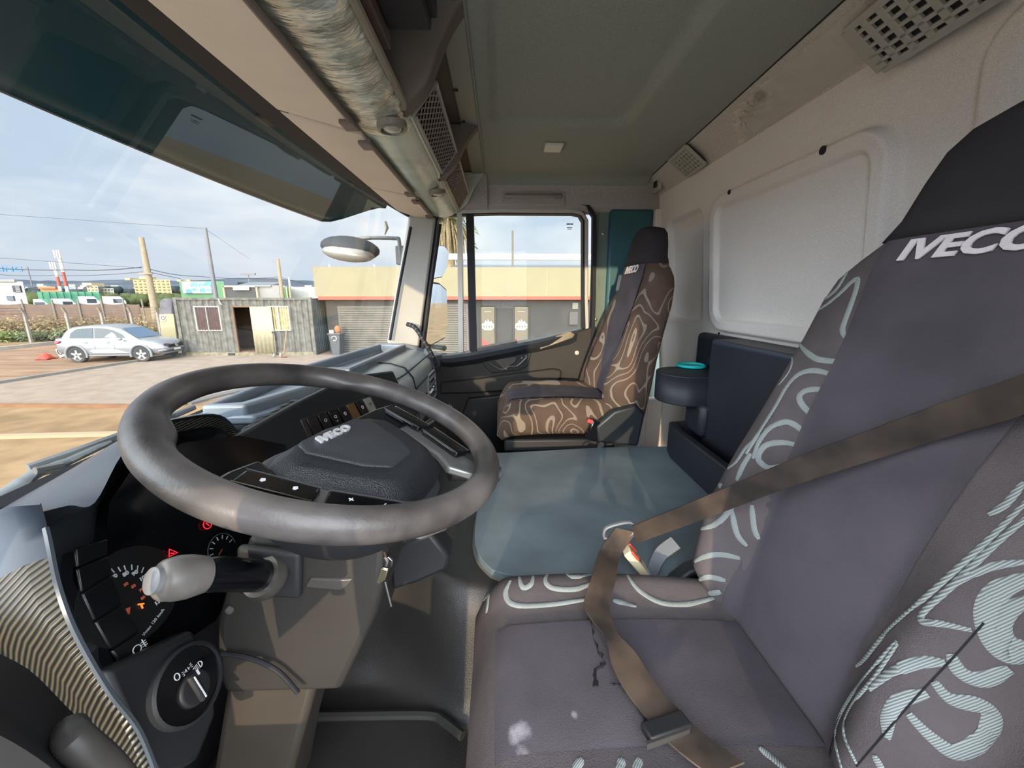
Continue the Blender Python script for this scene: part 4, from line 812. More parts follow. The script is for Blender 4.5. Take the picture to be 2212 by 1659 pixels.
dl = obj('speed_dial', MB().lathe([(.062, -.0015), (.062, .0), (.01, .0)], dc, cn, 40), mat('dial_black', '0a0b0d', rough=.5), ic)
def numeral(s, q, size, m, par, name='numeral'):
    return text(name, s, size, m, V(q) + cn * .002, xd, yd, par, ext=.0003, align='CENTER', off=.0003)
for s, q in (('70', (0.471,0.507,-0.361)), ('80', (0.483,0.504,-0.366)), ('90', (0.492,0.501,-0.372)), ('100', (0.498,0.497,-0.384)), ('110', (0.498,0.492,-0.397)), ('120', (0.498,0.488,-0.410)), ('130', (0.498,0.484,-0.423))): numeral(s, q, .0072, M_num, dl)
for s, q in (('50', (0.477,0.501,-0.377)), ('60', (0.483,0.498,-0.385)), ('70', (0.488,0.494,-0.395)), ('80', (0.485,0.491,-0.405))): numeral(s, q, .0052, M_red, dl)
tk = MB()
for q in ((0.473,0.511,-0.348), (0.480,0.509,-0.351), (0.487,0.508,-0.354), (0.494,0.505,-0.358), (0.500,0.503,-0.364), (0.504,0.500,-0.370), (0.508,0.497,-0.378), (0.510,0.494,-0.387), (0.511,0.491,-0.398), (0.509,0.487,-0.409), (0.506,0.484,-0.419), (0.503,0.483,-0.425)):
    q = V(q); d = (dc - q).normalized(); tk.tube([q + cn * .0015, q + d * .007 + cn * .0015], .0007, 5)
obj('scale_ticks', tk, M_num, dl)
obj('warning_letter', MB().tube([V((0.477,0.492,-0.407)) + cn * .002, V((0.483,0.490,-0.411)) + cn * .002], .0011, 5).tube([V((0.480,0.491,-0.409)) + cn * .002, V((0.479,0.489,-0.415)) + cn * .002], .0011, 5), M_or, ic, label='lit orange letter T')
obj('needle', MB().prism([V((0.463,0.495,-0.401)) + cn * .002, V((0.468,0.494,-0.403)) + cn * .002, V((0.463,0.492,-0.410)) + cn * .002, V((0.462,0.493,-0.407)) + cn * .002], cn * .001), M_red, dl)
a0, a1 = V((0.464,0.481,-0.446)), V((0.495,0.480,-0.437)); text('speed_note', 'Vmax 120 km/h', .0058, M_num, a0 + cn * .002, a1 - a0, cn.cross(a1 - a0), ic, ext=.0002)
def ringlamp(q, r_, m, name):
    q = V(q); return obj(name, MB().tube([q + cn * .002 + (xd * math.cos(t_) + yd * math.sin(t_)) * r_ for t_ in frange(0, 2 * math.pi, 20)[:-1]], .0008, 5, closed=True).tube([q + cn * .002 + (yd - xd * .4) * .0032, q + cn * .002 - (yd - xd * .4) * .0032], .0009, 5), m, ic)
ringlamp((0.611,0.488,-0.370), .0072, M_rd, 'brake_warning_lamp')
tr = [V((0.543,0.496,-0.369)), V((0.550,0.491,-0.380)), V((0.538,0.494,-0.378))]; 
obj('warning_triangle', MB().tube([p + cn * .002 for p in tr], .0009, 5, closed=True).tube([V((0.542,0.494,-0.375)) + cn * .002, V((0.546,0.493,-0.378)) + cn * .002], .0008, 5), M_rd, ic)
gd = V((0.612,0.472,-0.418)); g2 = obj('small_dial', MB().tube([gd + cn * .002 + (xd * math.cos(t_) + yd * math.sin(t_)) * .026 for t_ in frange(-.2, math.pi * 1.05, 18)], .0006, 5), mat('dial_grey', '5e6166', rough=.6), ic)
for t_ in frange(.1, 2.9, 6):
    d = xd * math.cos(t_) + yd * math.sin(t_); obj('tick', MB().tube([gd + cn * .002 + d * .017, gd + cn * .002 + d * .023], .0008, 5), M_num, g2)
obj('needle', MB().tube([gd + cn * .002, gd + cn * .002 + (yd * -.4 - xd) * .016], .0008, 5), M_red, g2)
for k in range(7):
    q = lerp(V((0.647,0.476,-0.392)), V((0.662,0.468,-0.411)), k / 6); obj('tick', MB().tube([q + cn * .002, q + cn * .002 + (yd * -.7 + xd * .3) * .007], .0005, 5), M_num if k < 6 else M_red, ic)
# blank keys down the left of the cluster
kl = [((0.451,0.528,-0.303), (0.486,0.521,-0.312)), ((0.442,0.522,-0.325), (0.476,0.516,-0.331)), ((0.433,0.514,-0.353), (0.470,0.509,-0.354)), ((0.429,0.503,-0.390), (0.462,0.498,-0.393)), ((0.427,0.490,-0.431), (0.462,0.484,-0.436)), ((0.428,0.480,-0.463), (0.464,0.473,-0.472))]
for i in range(5):
    a, b = kl[i], kl[i + 1]; c = (V(a[0]) + V(a[1]) + V(b[0]) + V(b[1])) / 4
    kk = obj('blank_key', MB().prism([lerp(V(p), c, .05) + cn * .001 for p in (a[0], a[1], b[1], b[0])], cn * .005), mat('key_black', '0d0e11', rough=.3), ic, bevel=.002)
    if i == 4:
        c = V((0.448,0.481,-0.451)) + cn * .0075; mbk = MB().tube([c + (xd * math.cos(t_) + yd * math.sin(t_)) * .005 for t_ in frange(0, 2 * math.pi, 14)[:-1]], .0007, 5, closed=True)
        for s_ in (-1, 0, 1): mbk.tube([c + xd * .006 + yd * .003 * s_, c + xd * .012 + yd * .003 * s_ - yd * .001], .0006, 5)
        mbk.tube([c + xd * .009 + yd * .006, c + xd * .009 - yd * .006], .0006, 5); obj('fog_lamp_symbol', mbk, M_white, kk)
# hood arching over the cluster
Lp = smooth_path([(0.370,0.450,-0.207), (0.402,0.460,-0.218), (0.441,0.475,-0.236), (0.524,0.515,-0.212), (0.600,0.540,-0.198), (0.676,0.555,-0.206), (0.797,0.570,-0.236), (0.840,0.565,-0.291), (0.826,0.550,-0.316)], 5)
Kp = smooth_path([(.34, .60, -.275), (.40, .63, -.275), (.46, .65, -.275), (.56, .67, -.270), (.64, .68, -.265), (.72, .685, -.262), (.83, .685, -.265), (.875, .67, -.28), (.88, .64, -.30)], 5)
rows = []
for a, b in zip(Lp, Kp):
    ins = a + V((.0, .03, -.012)); deep = a + V((.0, .075, -.045))
    rows.append([b, lerp(a, b, .5) + V((0, 0, .006)), lerp(a, b, .12) + V((0, 0, .005)), a, a + V((0, .006, -.006)), ins, deep])
obj('hood', MB().grid(rows), mat('hood_plastic', '343941', rough=.34, var=.1, vs=5, bump=.05, bs=800), ic, angle=1.0)
mb = MB().loft([[a + V((0, .004, -.006)), a + V((0, .010, -.026)), a + V((0, .03, -.03)), a + V((0, .03, -.008))] for a in Lp[22:37]])
obj('carbon_strip', mb, M_carb, ic, angle=.6)
# ------------------------------------------------------------------ left end of the dash: carbon sweep and light switch
sw_r = smooth_path([(0.373,0.455,-0.201), (0.348,0.425,-0.221), (0.325,0.400,-0.258), (0.316,0.385,-0.299), (0.316,0.370,-0.362), (0.328,0.365,-0.427), (0.330,0.360,-0.499)], 5)
sw_l = smooth_path([(0.352,0.520,-0.207), (0.333,0.490,-0.247), (0.313,0.460,-0.284), (0.313,0.430,-0.324), (0.318,0.410,-0.373), (0.324,0.400,-0.427), (0.326,0.390,-0.491)], 5)
t = thing('dash_end_trim', 'carbon-patterned trim sweeping down the driver end of the dashboard', 'trim', (.3, .38, -.55))
rows = []
for a, b in zip(sw_r, sw_l): rows.append([a + V((.012, .014, -.012)), a + V((.004, .003, .0)), a, lerp(a, b, .25) + V((-.006, -.004, .006)), lerp(a, b, .7) + V((-.006, -.004, .004)), b, b + V((.01, .03, -.02))])
obj('carbon_panel', MB().grid(rows[7:]), ribbed('carbon_wrap', '151619', '5d5747', 70, 'DIAGONAL', .33, .7, diag=(0, 0, -.6)), t, angle=1.2)
obj('smooth_cap', MB().grid(rows[:8]), mat('sky_sheen_plastic', '434b58', rough=.5, var=.1, vs=5), t, angle=1.2)  # blue-grey puts the sky's reflection into the colour of black plastic
obj('bright_edge', MB().tube([p + V((-.001, -.001, .001)) for p in sw_r[4:]], .0028, 6), mat('edge_sheen', '4a5158', rough=.25), t)
kn = V((-.1, -1, .35)).normalized()
t = thing('light_switch', 'round black headlamp switch on the lower dash panel', 'switch', (0.447,0.420,-0.508))
pan = [(0.394,0.456,-0.421), (0.438,0.445,-0.439), (0.492,0.433,-0.459), (0.494,0.413,-0.514), (0.461,0.396,-0.574), (0.418,0.393,-0.595), (0.375,0.406,-0.567), (0.380,0.426,-0.510)]
obj('panel', MB().prism([V(p) - kn * .006 for p in pan], -kn * .03), M_fas, t, bevel=.008, seg=3)
kc = V((0.449,0.420,-0.508)); kx = (V((1, 0, 0)) - kn * kn.x).normalized(); ky = kn.cross(kx); ky = ky if ky.z > 0 else -ky
obj('bezel_ring', MB().lathe([(.049, -.006), (.049, .003), (.045, .005), (.044, .001), (.0445, -.006)], kc, kn, 36), mat('ring_dark', '2a2c2f', rough=.35), t)
obj('dial', MB().lathe([(.044, -.006), (.044, .001), (.02, .002)], kc, kn, 36), M_gloss, t)
kb = obj('knob', MB().lathe([(.0225, .0), (.0215, .006), (.019, .008)], kc - ky * .009, kn, 28), M_blk, t, bevel=.002)
gx = (V((0.442,0.424,-0.497)) - V((0.441,0.407,-0.546))).normalized()
gb = Matrix((gx, kn.cross(gx), kn)).transposed(); obj('grip', MB().box(kc - ky * .009 + kn * .007, (.042, .011, .012), gb), M_blk, kb, bevel=.004, seg=3)
obj('pointer', MB().box(kc - ky * .009 + kn * .0134, (.034, .0016, .001), gb), M_white, kb)
obj('mark', MB().box(kc + ky * .006 + kx * .010 + kn * .0085, (.008, .0025, .001), gb), M_white, kb)
def sym(px, f): f(V(px) + kn * .003)
def s0(c): obj('off_symbol', MB().tube([c + kx * .0032 * math.cos(t_) + ky * .0045 * math.sin(t_) for t_ in frange(0, 2 * math.pi, 14)[:-1]], .0007, 5, closed=True), M_white, t)
def s1_(c):
    mbk = MB()
    for d in (-1, 1):
        mbk.tube([c + kx * d * .0015 + ky * .002, c + kx * d * .004, c + kx * d * .0015 - ky * .002], .0006, 5, closed=True)
        for j in (-1, 0, 1): mbk.tube([c + kx * d * .005 + ky * j * .002, c + kx * d * .0075 + ky * j * .003], .0004, 5)
    obj('sidelight_symbol', mbk, M_white, t)
def s2_(c):
    mbk = MB().tube([c + kx * (.002 + .0042 * math.cos(t_)) + ky * .0042 * math.sin(t_) for t_ in frange(-1.57, 1.57, 10)], .0007, 5, closed=True)
    for j in range(4): mbk.tube([c - kx * .000 + ky * (.0036 - j * .0024), c - kx * .007 + ky * (.0026 - j * .0024)], .0006, 5)
    obj('headlamp_symbol', mbk, M_white, t)
sym((0.441,0.428,-0.488), s0); sym((0.454,0.425,-0.491), s1_); sym((0.466,0.421,-0.499), s2_)
# door edge and grab rail at the very corner
t = thing('door_step_trim', 'dark moulded step trim in the bottom left corner', 'trim', (.2, .3, -.6))
c0 = smooth_path([(0.228,0.340,-0.223), (0.239,0.330,-0.254), (0.250,0.325,-0.303), (0.266,0.325,-0.360), (0.277,0.325,-0.423)], 4)
c1 = smooth_path([(0.156,0.270,-0.173), (0.167,0.265,-0.208), (0.178,0.260,-0.243), (0.190,0.260,-0.285), (0.199,0.260,-0.334)], 4)
obj('panel', MB().grid([[a + V((.01, .03, -.03)), a, lerp(a, b, .5) + V((-.01, 0, .004)), b, b + V((0, .06, -.06))] for a, b in zip(c0, c1)]), M_rub, t, angle=1.2)
gp = smooth_path([(0.228,0.300,-0.295), (0.214,0.280,-0.286), (0.222,0.275,-0.321), (0.230,0.270,-0.369)], 5)
obj('grab_rail', MB().tube(gp, .010, 12), mat('rail_plastic', '45423f', rough=.5, var=.1, vs=9), t)
# knee panels and pedal wall
obj('knee_panel', MB().prism([V(p) for p in ((.30, .50, -.42), (.86, .52, -.42), (.86, .58, -.90), (.30, .56, -.90))], (0, .02, 0)), M_blk, da, bevel=.01)
# ================================================================== STEERING WHEEL
WC = V((.559, .226, -.189)); wn = V((-.0335, -.3058, .9515)).normalized()
a_ = (V((1, 0, 0)) - wn * wn.x).normalized(); b_ = wn.cross(a_)
ph = math.radians(-14); wa = a_ * math.cos(ph) + b_ * math.sin(ph); wb_ = b_ * math.cos(ph) - a_ * math.sin(ph)
def W(x, y, h=0): return WC + wa * x + wb_ * y + wn * h
st = thing('steering_wheel', 'large worn grey-black steering wheel with leather-grain hub pad', 'steering wheel', WC - wn * .06)
M_rim = mat('worn_rim', '3a3737', rough=.40, var=.28, vs=11, hx2='55504e', bump=.05, bs=300)
R0 = .2165
rings = []
for k in range(120):
    th = 2 * math.pi * k / 120; g = 0
    for c in (math.radians(146), math.radians(34)): g += math.exp(-((math.atan2(math.sin(th - c), math.cos(th - c))) / .16) ** 2)
    ri = .0190; d = wa * math.cos(th) + wb_ * math.sin(th); ring = []
    for j in range(16):
        a = 2 * math.pi * j / 16; rr = ri * (1.0 + (.55 * g if math.cos(a) < 0 else .0) * abs(math.cos(a)))
        ring.append(WC + d * (R0 + rr * math.cos(a)) + wn * ri * math.sin(a) * 1.02)
    rings.append(ring)
rings.append(rings[0])
obj('rim', MB().loft(rings, True, False), M_rim, st, angle=4)
# lower hub frame
fr = [(-.205, .03), (-.17, .055), (-.11, .05), (.11, .05), (.17, .055), (.205, .03), (.205, -.02), (.165, -.05), (.115, -.14), (.085, -.195), (.05, -.19), (0, -.165), (-.05, -.19), (-.085, -.195), (-.115, -.14), (-.165, -.05), (-.205, -.02)]
fr = [(-.118, .05), (.118, .05), (.128, .0), (.09, -.12), (.05, -.15), (-.05, -.15), (-.09, -.12), (-.128, .0)]
obj('hub_frame', MB().loft([[W(x * .86, y * .86, -.085) for x, y in fr], [W(x, y, -.070) for x, y in fr], [W(x, y, -.050) for x, y in fr]]), mat('hub_grey', '3a3b3d', rough=.45), st, bevel=.006)
for s_ in (-1, 1):
    arm = [(.10, .045), (.150, .040), (.212, .022), (.212, -.026), (.16, -.03), (.12, -.02)]
    obj('spoke', MB().loft([[W(s_ * x, y, -.012 - .016 * (1 - abs(x - .10) / .112) - dz) for x, y in arm] for dz in (0, .016)]), mat('spoke_gloss', '17181b', rough=.22), st, bevel=.005)
    low = [(.118, -.03), (.152, -.035), (.125, -.115), (.108, -.185), (.070, -.205), (.058, -.150), (.085, -.12)]
    obj('spoke', MB().loft([[W(s_ * x, y, -.022 - dz) for x, y in low] for dz in (0, .014)]), mat('spoke_satin', '8a8a88', rough=.35, metal=.6), st, bevel=.004)
    # key band along the spoke
    for (p0, p1, w) in (((.148, .018), (.126, -.062), .028), ((.124, -.070), (.088, -.150), .028)):
        d = V((p1[0] - p0[0], p1[1] - p0[1])).normalized(); nn = V((d.y, -d.x)) * (-1 if True else 1)
        nn = V((-d.y, d.x)); nn = nn if nn.x > 0 else -nn
        c4 = [V(p0), V(p1), V(p1) + nn * w, V(p0) + nn * w]
        kb = obj('key_bank', MB().loft([[W(s_ * c.x, c.y, h) for c in c4] for h in (-.020, -.010)]), M_gloss, st, bevel=.003)
        obj('silver_line', MB().tube([W(s_ * (c4[3].x), c4[3].y, -.010), W(s_ * c4[2].x, c4[2].y, -.010)], .0012, 6), M_chrome, kb)
        obj('silver_line', MB().tube([W(s_ * (c4[0].x), c4[0].y, -.010), W(s_ * c4[1].x, c4[1].y, -.010)], .0008, 6), mat('dim_line', '77797c', rough=.3, metal=.7), kb)
        for f_ in (.3, .72):
            c = V(p0).lerp(V(p1), f_) + nn * w * .45; first = p0[0] > .13
            if s_ > 0: continue
            if first:
                obj('symbol', MB().prism([W(s_ * (c.x + dx), c.y + dy, -.0096) for dx, dy in ((-.003, 0), (0, .003), (.004, .001), (.004, -.002), (0, -.003))], wn * .0005), M_white, kb)
            else:
                m_ = MB().tube([W(s_ * (c.x - .003), c.y, -.0094), W(s_ * (c.x + .003), c.y, -.0094)], .0007, 5)
                if f_ < .5: m_.tube([W(s_ * c.x, c.y - .003, -.0094), W(s_ * c.x, c.y + .003, -.0094)], .0007, 5)
                obj('symbol', m_, M_white, kb)
pd = [(-.080, .042), (0, .050), (.080, .042), (.112, .028), (.134, .000), (.118, -.055), (.088, -.118), (.066, -.138), (0, -.146), (-.066, -.138), (-.088, -.118), (-.118, -.055), (-.134, .0), (-.112, .028)]
def pad(k, h, cy=-.045): return [W(x * k, cy + (y - cy) * k, h) for x, y in pd]
M_lea = mat('grain_leather', '202329', rough=.40, bump=.4, bs=620, spec=.6)
obj('hub_pad', MB().loft([pad(.96, -.058), pad(1.0, -.048), pad(1.0, -.038), pad(.97, -.032), pad(.80, -.013), pad(.70, -.010)]), M_lea, st, angle=.9, bevel=.004, seg=3)
rd_ = [(-.066, .022), (.066, .022), (.080, .0), (.055, -.07), (.03, -.10), (-.03, -.10), (-.055, -.07), (-.080, .0)]
obj('raised_panel', MB().loft([[W(x, y, -.016) for x, y in rd_], [W(x * .98, y * .98, -.009) for x, y in rd_], [W(x * .84, y * .90 + .002, -.006) for x, y in rd_]]), mat('grain_leather_top', '33353a', rough=.45, bump=.35, bs=620, spec=.6), st, bevel=.006, seg=3, angle=1.0)
text('chrome_lettering', 'IVECO', .018, mat('bright_letters', 'e0e2e4', rough=.3, metal=.4), W(-.050, .000, -.0045), wa, wb_, st, ext=.0016, shear=.2, off=.0007, sx=1.35)
obj('drum', MB().lathe([(.10, -.135), (.118, -.115), (.122, -.085), (.10, -.066)], W(0, -.02, 0), wn, 36), M_blk, st, angle=.8)
# ------------------------------------------------------------------ steering column with stalk and keys
co = thing('steering_column', 'boxy black steering column shroud under the wheel', 'steering column', (.56, .33, -.75))
def csx(z, y0, y1, x0, x1): return [V((x0, y0, z)), V((x1, y0, z)), V((x1, y1, z)), V((x0, y1, z))]
obj('upper_shroud', MB().loft([csx(-.318, .165, .345, .50, .635), csx(-.345, .158, .355, .492, .642), csx(-.40, .165, .385, .490, .642), csx(-.45, .180, .405, .492, .640), csx(-.545, .225, .425, .497, .632), csx(-.595, .248, .425, .505, .625)]), M_blk2, co, bevel=.012, seg=3, angle=.6)
obj('lower_boot', MB().loft([csx(-.58, .285, .425, .515, .615), csx(-.75, .34, .47, .51, .62), csx(-.90, .38, .52, .50, .63)]), mat('boot_plastic', '37312a', rough=.6, var=.15, vs=5), co, bevel=.012)
rp = [(0.487,0.274,-0.395), (0.487,0.264,-0.380), (0.487,0.205,-0.383), (0.487,0.214,-0.395), (0.487,0.224,-0.402)]
obj('finger_recess', MB().prism(rp, (.012, 0, 0)), mat('recess_sheen', '4a4744', rough=.25), co, bevel=.003)
obj('screw', MB().lathe([(.006, 0), (.005, .003), (.002, .004)], (0.489,0.380,-0.429), (-1, 0, 0), 12), M_screw, co)
obj('wire_clip', MB().tube(smooth_path([(0.487,0.400,-0.500), (0.484,0.360,-0.506), (0.484,0.324,-0.530), (0.486,0.301,-0.572)], 5), .0035, 8), M_rub, co)
rs = [(0.660,0.208,-0.455), (0.660,0.129,-0.424), (0.660,0.095,-0.477), (0.660,0.101,-0.504), (0.660,0.160,-0.532), (0.660,0.208,-0.547)]
obj('right_shroud', MB().prism(rs, (.06, 0, 0)), M_blk, co, bevel=.008)
s0_, s1p, s2p = V((0.478,0.314,-0.367)), V((0.405,0.329,-0.307)), V((0.372,0.345,-0.287))
sk = obj('stalk', MB().tube([lerp(s0_, s1p, -.1), lerp(s0_, s1p, .1), lerp(s0_, s1p, .5), s1p, lerp(s1p, s2p, .3)], [.022, .0205, .0195, .0195, .018], 20), M_gloss, co)
ax = (s0_ - s1p).normalized()
obj('collar', MB().lathe([(.026, -.010), (.030, .0), (.030, .006), (.025, .012)], s0_ - ax * .006, ax, 28), mat('collar_satin', '5b5954', rough=.3, metal=.5), sk)
obj('escutcheon', MB().box(s0_ + V((.008, 0, 0)), (.014, .085, .075), (.12, 0, 0)), M_blk, sk, bevel=.01, seg=3)
ax2 = (s2p - s1p).normalized()
obj('end_grip', MB().lathe([(.0195, -.004), (.0225, .012), (.0225, .024), (.0195, .036), (.0145, .041)], s1p + ax2 * .012, ax2, 28), mat('worn_grip', '6f6a66', rough=.4, var=.15, vs=30), sk, angle=.9)
obj('end_button', MB().lathe([(.0135, .038), (.0130, .046), (.009, .048)], s1p + ax2 * .012, ax2, 24), mat('end_button', '7f7f82', rough=.35), sk, angle=.8)
obj('symbol', MB().tube([V((0.452,0.313,-0.336)) + V((0, .002 * math.cos(t_), .003 * math.sin(t_))) for t_ in frange(0, 6.28, 10)[:-1]], .0005, 5, closed=True), M_white, sk)
obj('right_stalk', MB().tube([W(.16, -.13, -.085), W(.20, -.18, -.08), W(.21, -.215, -.075)], [.016, .018, .014], 12), M_blk, co)
obj('shift_lever', MB().tube([W(.17, -.02, -.07), V((0.800,0.120,-0.238)), V((0.820,0.104,-0.227))], [.006, .004, .004], 8), M_chrome, co, label='thin silver lever')
ky_ = thing('key_bunch', 'small silver keys hanging from the ignition on the column', 'keys', (0.492,0.157,-0.432))
KX = .49
obj('key_ring', MB().tube([V((0.492,0.161,-0.352)), V((0.492,0.158,-0.359)), V((0.492,0.160,-0.366))], .0022, 6), M_steel, ky_)
obj('key', MB().prism([V(q) for q in ((0.492,0.164,-0.359), (0.492,0.156,-0.352), (0.492,0.150,-0.359), (0.492,0.152,-0.369), (0.492,0.159,-0.374), (0.492,0.166,-0.369))], (.004, 0, 0)), M_chrome, ky_, bevel=.001)
obj('key', MB().prism([V(q) for q in ((0.490,0.167,-0.369), (0.490,0.157,-0.372), (0.490,0.162,-0.388), (0.490,0.171,-0.395), (0.490,0.175,-0.391))], (.004, 0, 0)), mat('brassy_key', 'b5a88c', rough=.25, metal=.9), ky_, bevel=.001)
obj('key', MB().tube([V((0.492,0.163,-0.391)), V((0.492,0.157,-0.432))], .0016, 6), M_steel, ky_)
obj('cord', MB().tube([V((0.492,0.161,-0.344)), V((0.492,0.159,-0.353))], .0015, 6), mat('cord_brown', '5a3a2c', rough=.7), ky_)
# floor mat fold in the foot well
t = thing('mat_ridge', 'raised fold of the rubber floor mat in the driver foot well', 'floor mat', (0.702,0.267,-0.900))
fz = smooth_path([(0.702,0.436,-0.890), (0.700,0.306,-0.890), (0.692,0.159,-0.885), (0.677,0.122,-0.885), (0.648,0.081,-0.885)], 6)
obj('fold', MB().tube(fz, .010, 8), mat('mat_fold', '2c2b28', rough=.5), t)
# black ribbed strip between dash end and A-pillar
t = thing('wiring_bellows', 'black ribbed strip running from the pillar down to the dash end', 'cable sleeve', (2.120,0.340,-0.364))
bp_ = smooth_path([(2.160,0.490,-0.145), (2.140,0.445,-0.163), (2.120,0.401,-0.227), (2.110,0.361,-0.300), (2.110,0.334,-0.375)], 6)
obj('sleeve', MB().tube(bp_, .012, 10), M_rub, t)
for i, p in enumerate(bp_[3::2]): obj('rib', MB().lathe([(.013, -.002), (.013, .002)], p, (bp_[min(4 + 2 * i, len(bp_) - 1)] - bp_[2 + 2 * i]), 10), mat('rib_grey', '4d4f52', rough=.5), t)
struct('trim_16', MB().loft([[V((2.240,0.451,-0.279)), V((2.240,0.315,-0.316)), V((2.240,0.345,-0.411)), V((2.240,0.539,-0.253))], [V((2.050,0.517,-0.236)), V((2.060,0.369,-0.305)), V((2.080,0.340,-0.382)), V((2.050,0.541,-0.243))]]), M_dlight, bevel=.006)
# ================================================================== OUTSIDE OF THE CAB
M_wip = mat('wiper_grey', '5d6264', rough=.5, var=.15, vs=12)
t = thing('windscreen_wiper', 'grey dusty wiper arm and blade parked at the foot of the windscreen', 'wiper', (0.690,0.800,-0.317))
obj('blade', MB().tube([V((0.671,0.820,-0.293)), V((0.720,0.800,-0.290)), V((0.798,0.775,-0.280)), V((0.980,0.760,-0.270))], [.007, .009, .008, .005], 8, flat=1.3), M_wip, t)
obj('arm', MB().tube(smooth_path([(0.595,0.800,-0.319), (0.628,0.800,-0.312), (0.664,0.800,-0.298), (0.692,0.790,-0.296), (0.776,0.780,-0.284)], 5), [.016] * 8 + [.012] * 8 + [.009] * 5, 10, flat=.7), M_wip, t)
obj('pivot_spring', MB().tube([V((0.654,0.790,-0.290)), V((0.687,0.780,-0.295))], .007, 8), mat('dull_steel'), t)
t = thing('washer_nozzle', 'small black washer nozzle at the windscreen foot', 'nozzle', (0.727,0.800,-0.324))
obj('body', MB().tube([V((0.712,0.800,-0.323)), V((0.729,0.800,-0.322)), V((0.754,0.800,-0.327))], [.010, .012, .006], 10), M_blk, t)
struct('trim_17', MB().loft([[ws(x, 1.0) + V((0, .005, -.012)), ws(x, 1.0) + V((0, .10, -.05)), ws(x, 1.0) + V((0, .12, -.45)), ws(x, 1.0) + V((0, .02, -.45))] for x in frange(.05, 2.3, 20)]), mat('front_panel_paint', '3a4a4d', rough=.5))
# mirrors
M_mirglass = mat('mirror_glass', 'e6eaee', rough=.02, metal=1.0)
M_mirshell = mat('mirror_shell', '3c464c', rough=.45)
t = thing('kerb_mirror', 'black convex kerb mirror on an arm in front of the windscreen', 'mirror', (2.250,0.783,0.229))
mc = V((2.250,0.789,0.238)); mx_ = V((0, 1, .12)).normalized()
Mm = Matrix((mx_, V((-.5, 0, .86)), mx_.cross(V((-.5, 0, .86))))).transposed()
obj('housing', MB().ell(mc + V((0, 0, .012)), (.155, .058, .075), 22, 12, Mm), mat('mirror_housing', '1d1f20', rough=.7, var=.1, vs=10), t)
obj('convex_glass', MB().ell(mc + V((-.035, 0, -.018)), (.135, .042, .05), 22, 12, Mm), mat('kerb_glass', '77726a', rough=.35, metal=.2), t)
obj('arm', MB().tube(smooth_path([(2.270,0.822,0.285), (2.270,0.710,0.304), (2.270,0.558,0.303), (2.270,0.534,0.291), (2.280,0.537,0.197)], 5), .010, 10), mat('mirror_arm', '5b5a57', rough=.5), t)
obj('bracket', MB().box(V((2.290,0.534,0.217)), (.04, .05, .10)), mat('mirror_arm'), t, bevel=.008)
obj('dry_tuft', MB().tube([V((2.250,0.596,0.385)), V((2.250,0.589,0.353)), V((2.250,0.603,0.316))], [.007, .010, .002], 6), mat('dry_weed', '8d8671', rough=.9), t)
def door_mirror(pts, xoff, label, face):
    t = thing('door_mirror', label, 'mirror', V(pts[len(pts) // 2]), 'mirrors outside the passenger door')
    c = sum((V(p) for p in pts), V()) / len(pts); fn = V(face).normalized()
    fl = [V(p) * (c.dot(fn) / V(p).dot(fn)) for p in pts]
    obj('shell', MB().loft([[c + (p - c) * 1.06 - fn * .004 for p in fl], [c + (p - c) * 1.08 - fn * .03 for p in fl], [c + (p - c) * .85 - fn * .10 for p in fl]]), M_mirshell, t, bevel=.006, angle=.9)
    obj('mirror_glass', MB().prism(fl, -fn * .006), M_mirglass, t)
    return t
door_mirror([(2.500,0.383,0.295), (2.500,0.323,0.290), (2.500,0.296,0.256), (2.500,0.307,0.177), (2.500,0.340,0.117), (2.500,0.413,0.104), (2.500,0.425,0.136), (2.500,0.401,0.256)], 0, 'upper wide-angle mirror outside the passenger quarter window', (-.62, -.78, .0))
door_mirror([(2.500,0.428,0.077), (2.500,0.359,0.069), (2.500,0.318,0.033), (2.500,0.319,-0.168), (2.500,0.337,-0.248), (2.500,0.425,-0.294), (2.500,0.465,-0.288), (2.500,0.441,-0.028)], 0, 'lower tall main mirror outside the passenger quarter window', (-.62, -.78, .0))
t = thing('mirror_arm', 'dark arm holding the two passenger door mirrors', 'mirror bracket', (2.560,0.423,0.098))
obj('arm', MB().tube([V((2.580,0.450,0.332)), V((2.600,0.483,0.085)), V((2.580,0.510,-0.306)), V((2.360,0.325,-0.300))], .016, 10), M_mirshell, t)
# ================================================================== THE YARD
GZ = -2.75
_m0 = mat
YARD_DIM = .50      # dims every yard colour to hold back the boosted sky light
def mat(name, hx='808080', rough=.6, **k):
    def dim(h):
        r = [int(h[i:i + 2], 16) / 255 for i in (0, 2, 4)]; return ''.join('%02x' % round(255 * c * YARD_DIM ** .4545) for c in r)
    if 'hx2' in k and k['hx2']: k['hx2'] = dim(k['hx2'])
    return _m0(name, dim(hx), rough, **k)
def px(x, y, X): return None
M_dirt = mat('yard_dirt', '9a7b59', rough=.95, var=.14, vs=1.3, hx2='a78763', detail=8, spec=.1)
M_soil = mat('red_soil', '9a7b61', rough=.95, var=.14, vs=1.1, hx2='a7866c', detail=8, spec=.1, stretch=(1.6, .5, 1))
M_pave = mat('pink_pavers', 'a59180', rough=.9, var=.06, vs=2.0, hx2='ab9886', detail=8, spec=.1)
M_conc = mat('pale_concrete', 'b3aca0', rough=.9, var=.1, vs=3)
struct('ground_1', MB().bb((-90, -160, GZ - .5), (900, 900, GZ)), M_dirt, 'sandy yard ground')
def sheet(name, pts, m, dz, label): return struct(name, MB().prism([V((*V(p)[:2], GZ)) for p in pts], (0, 0, dz)), m, label)
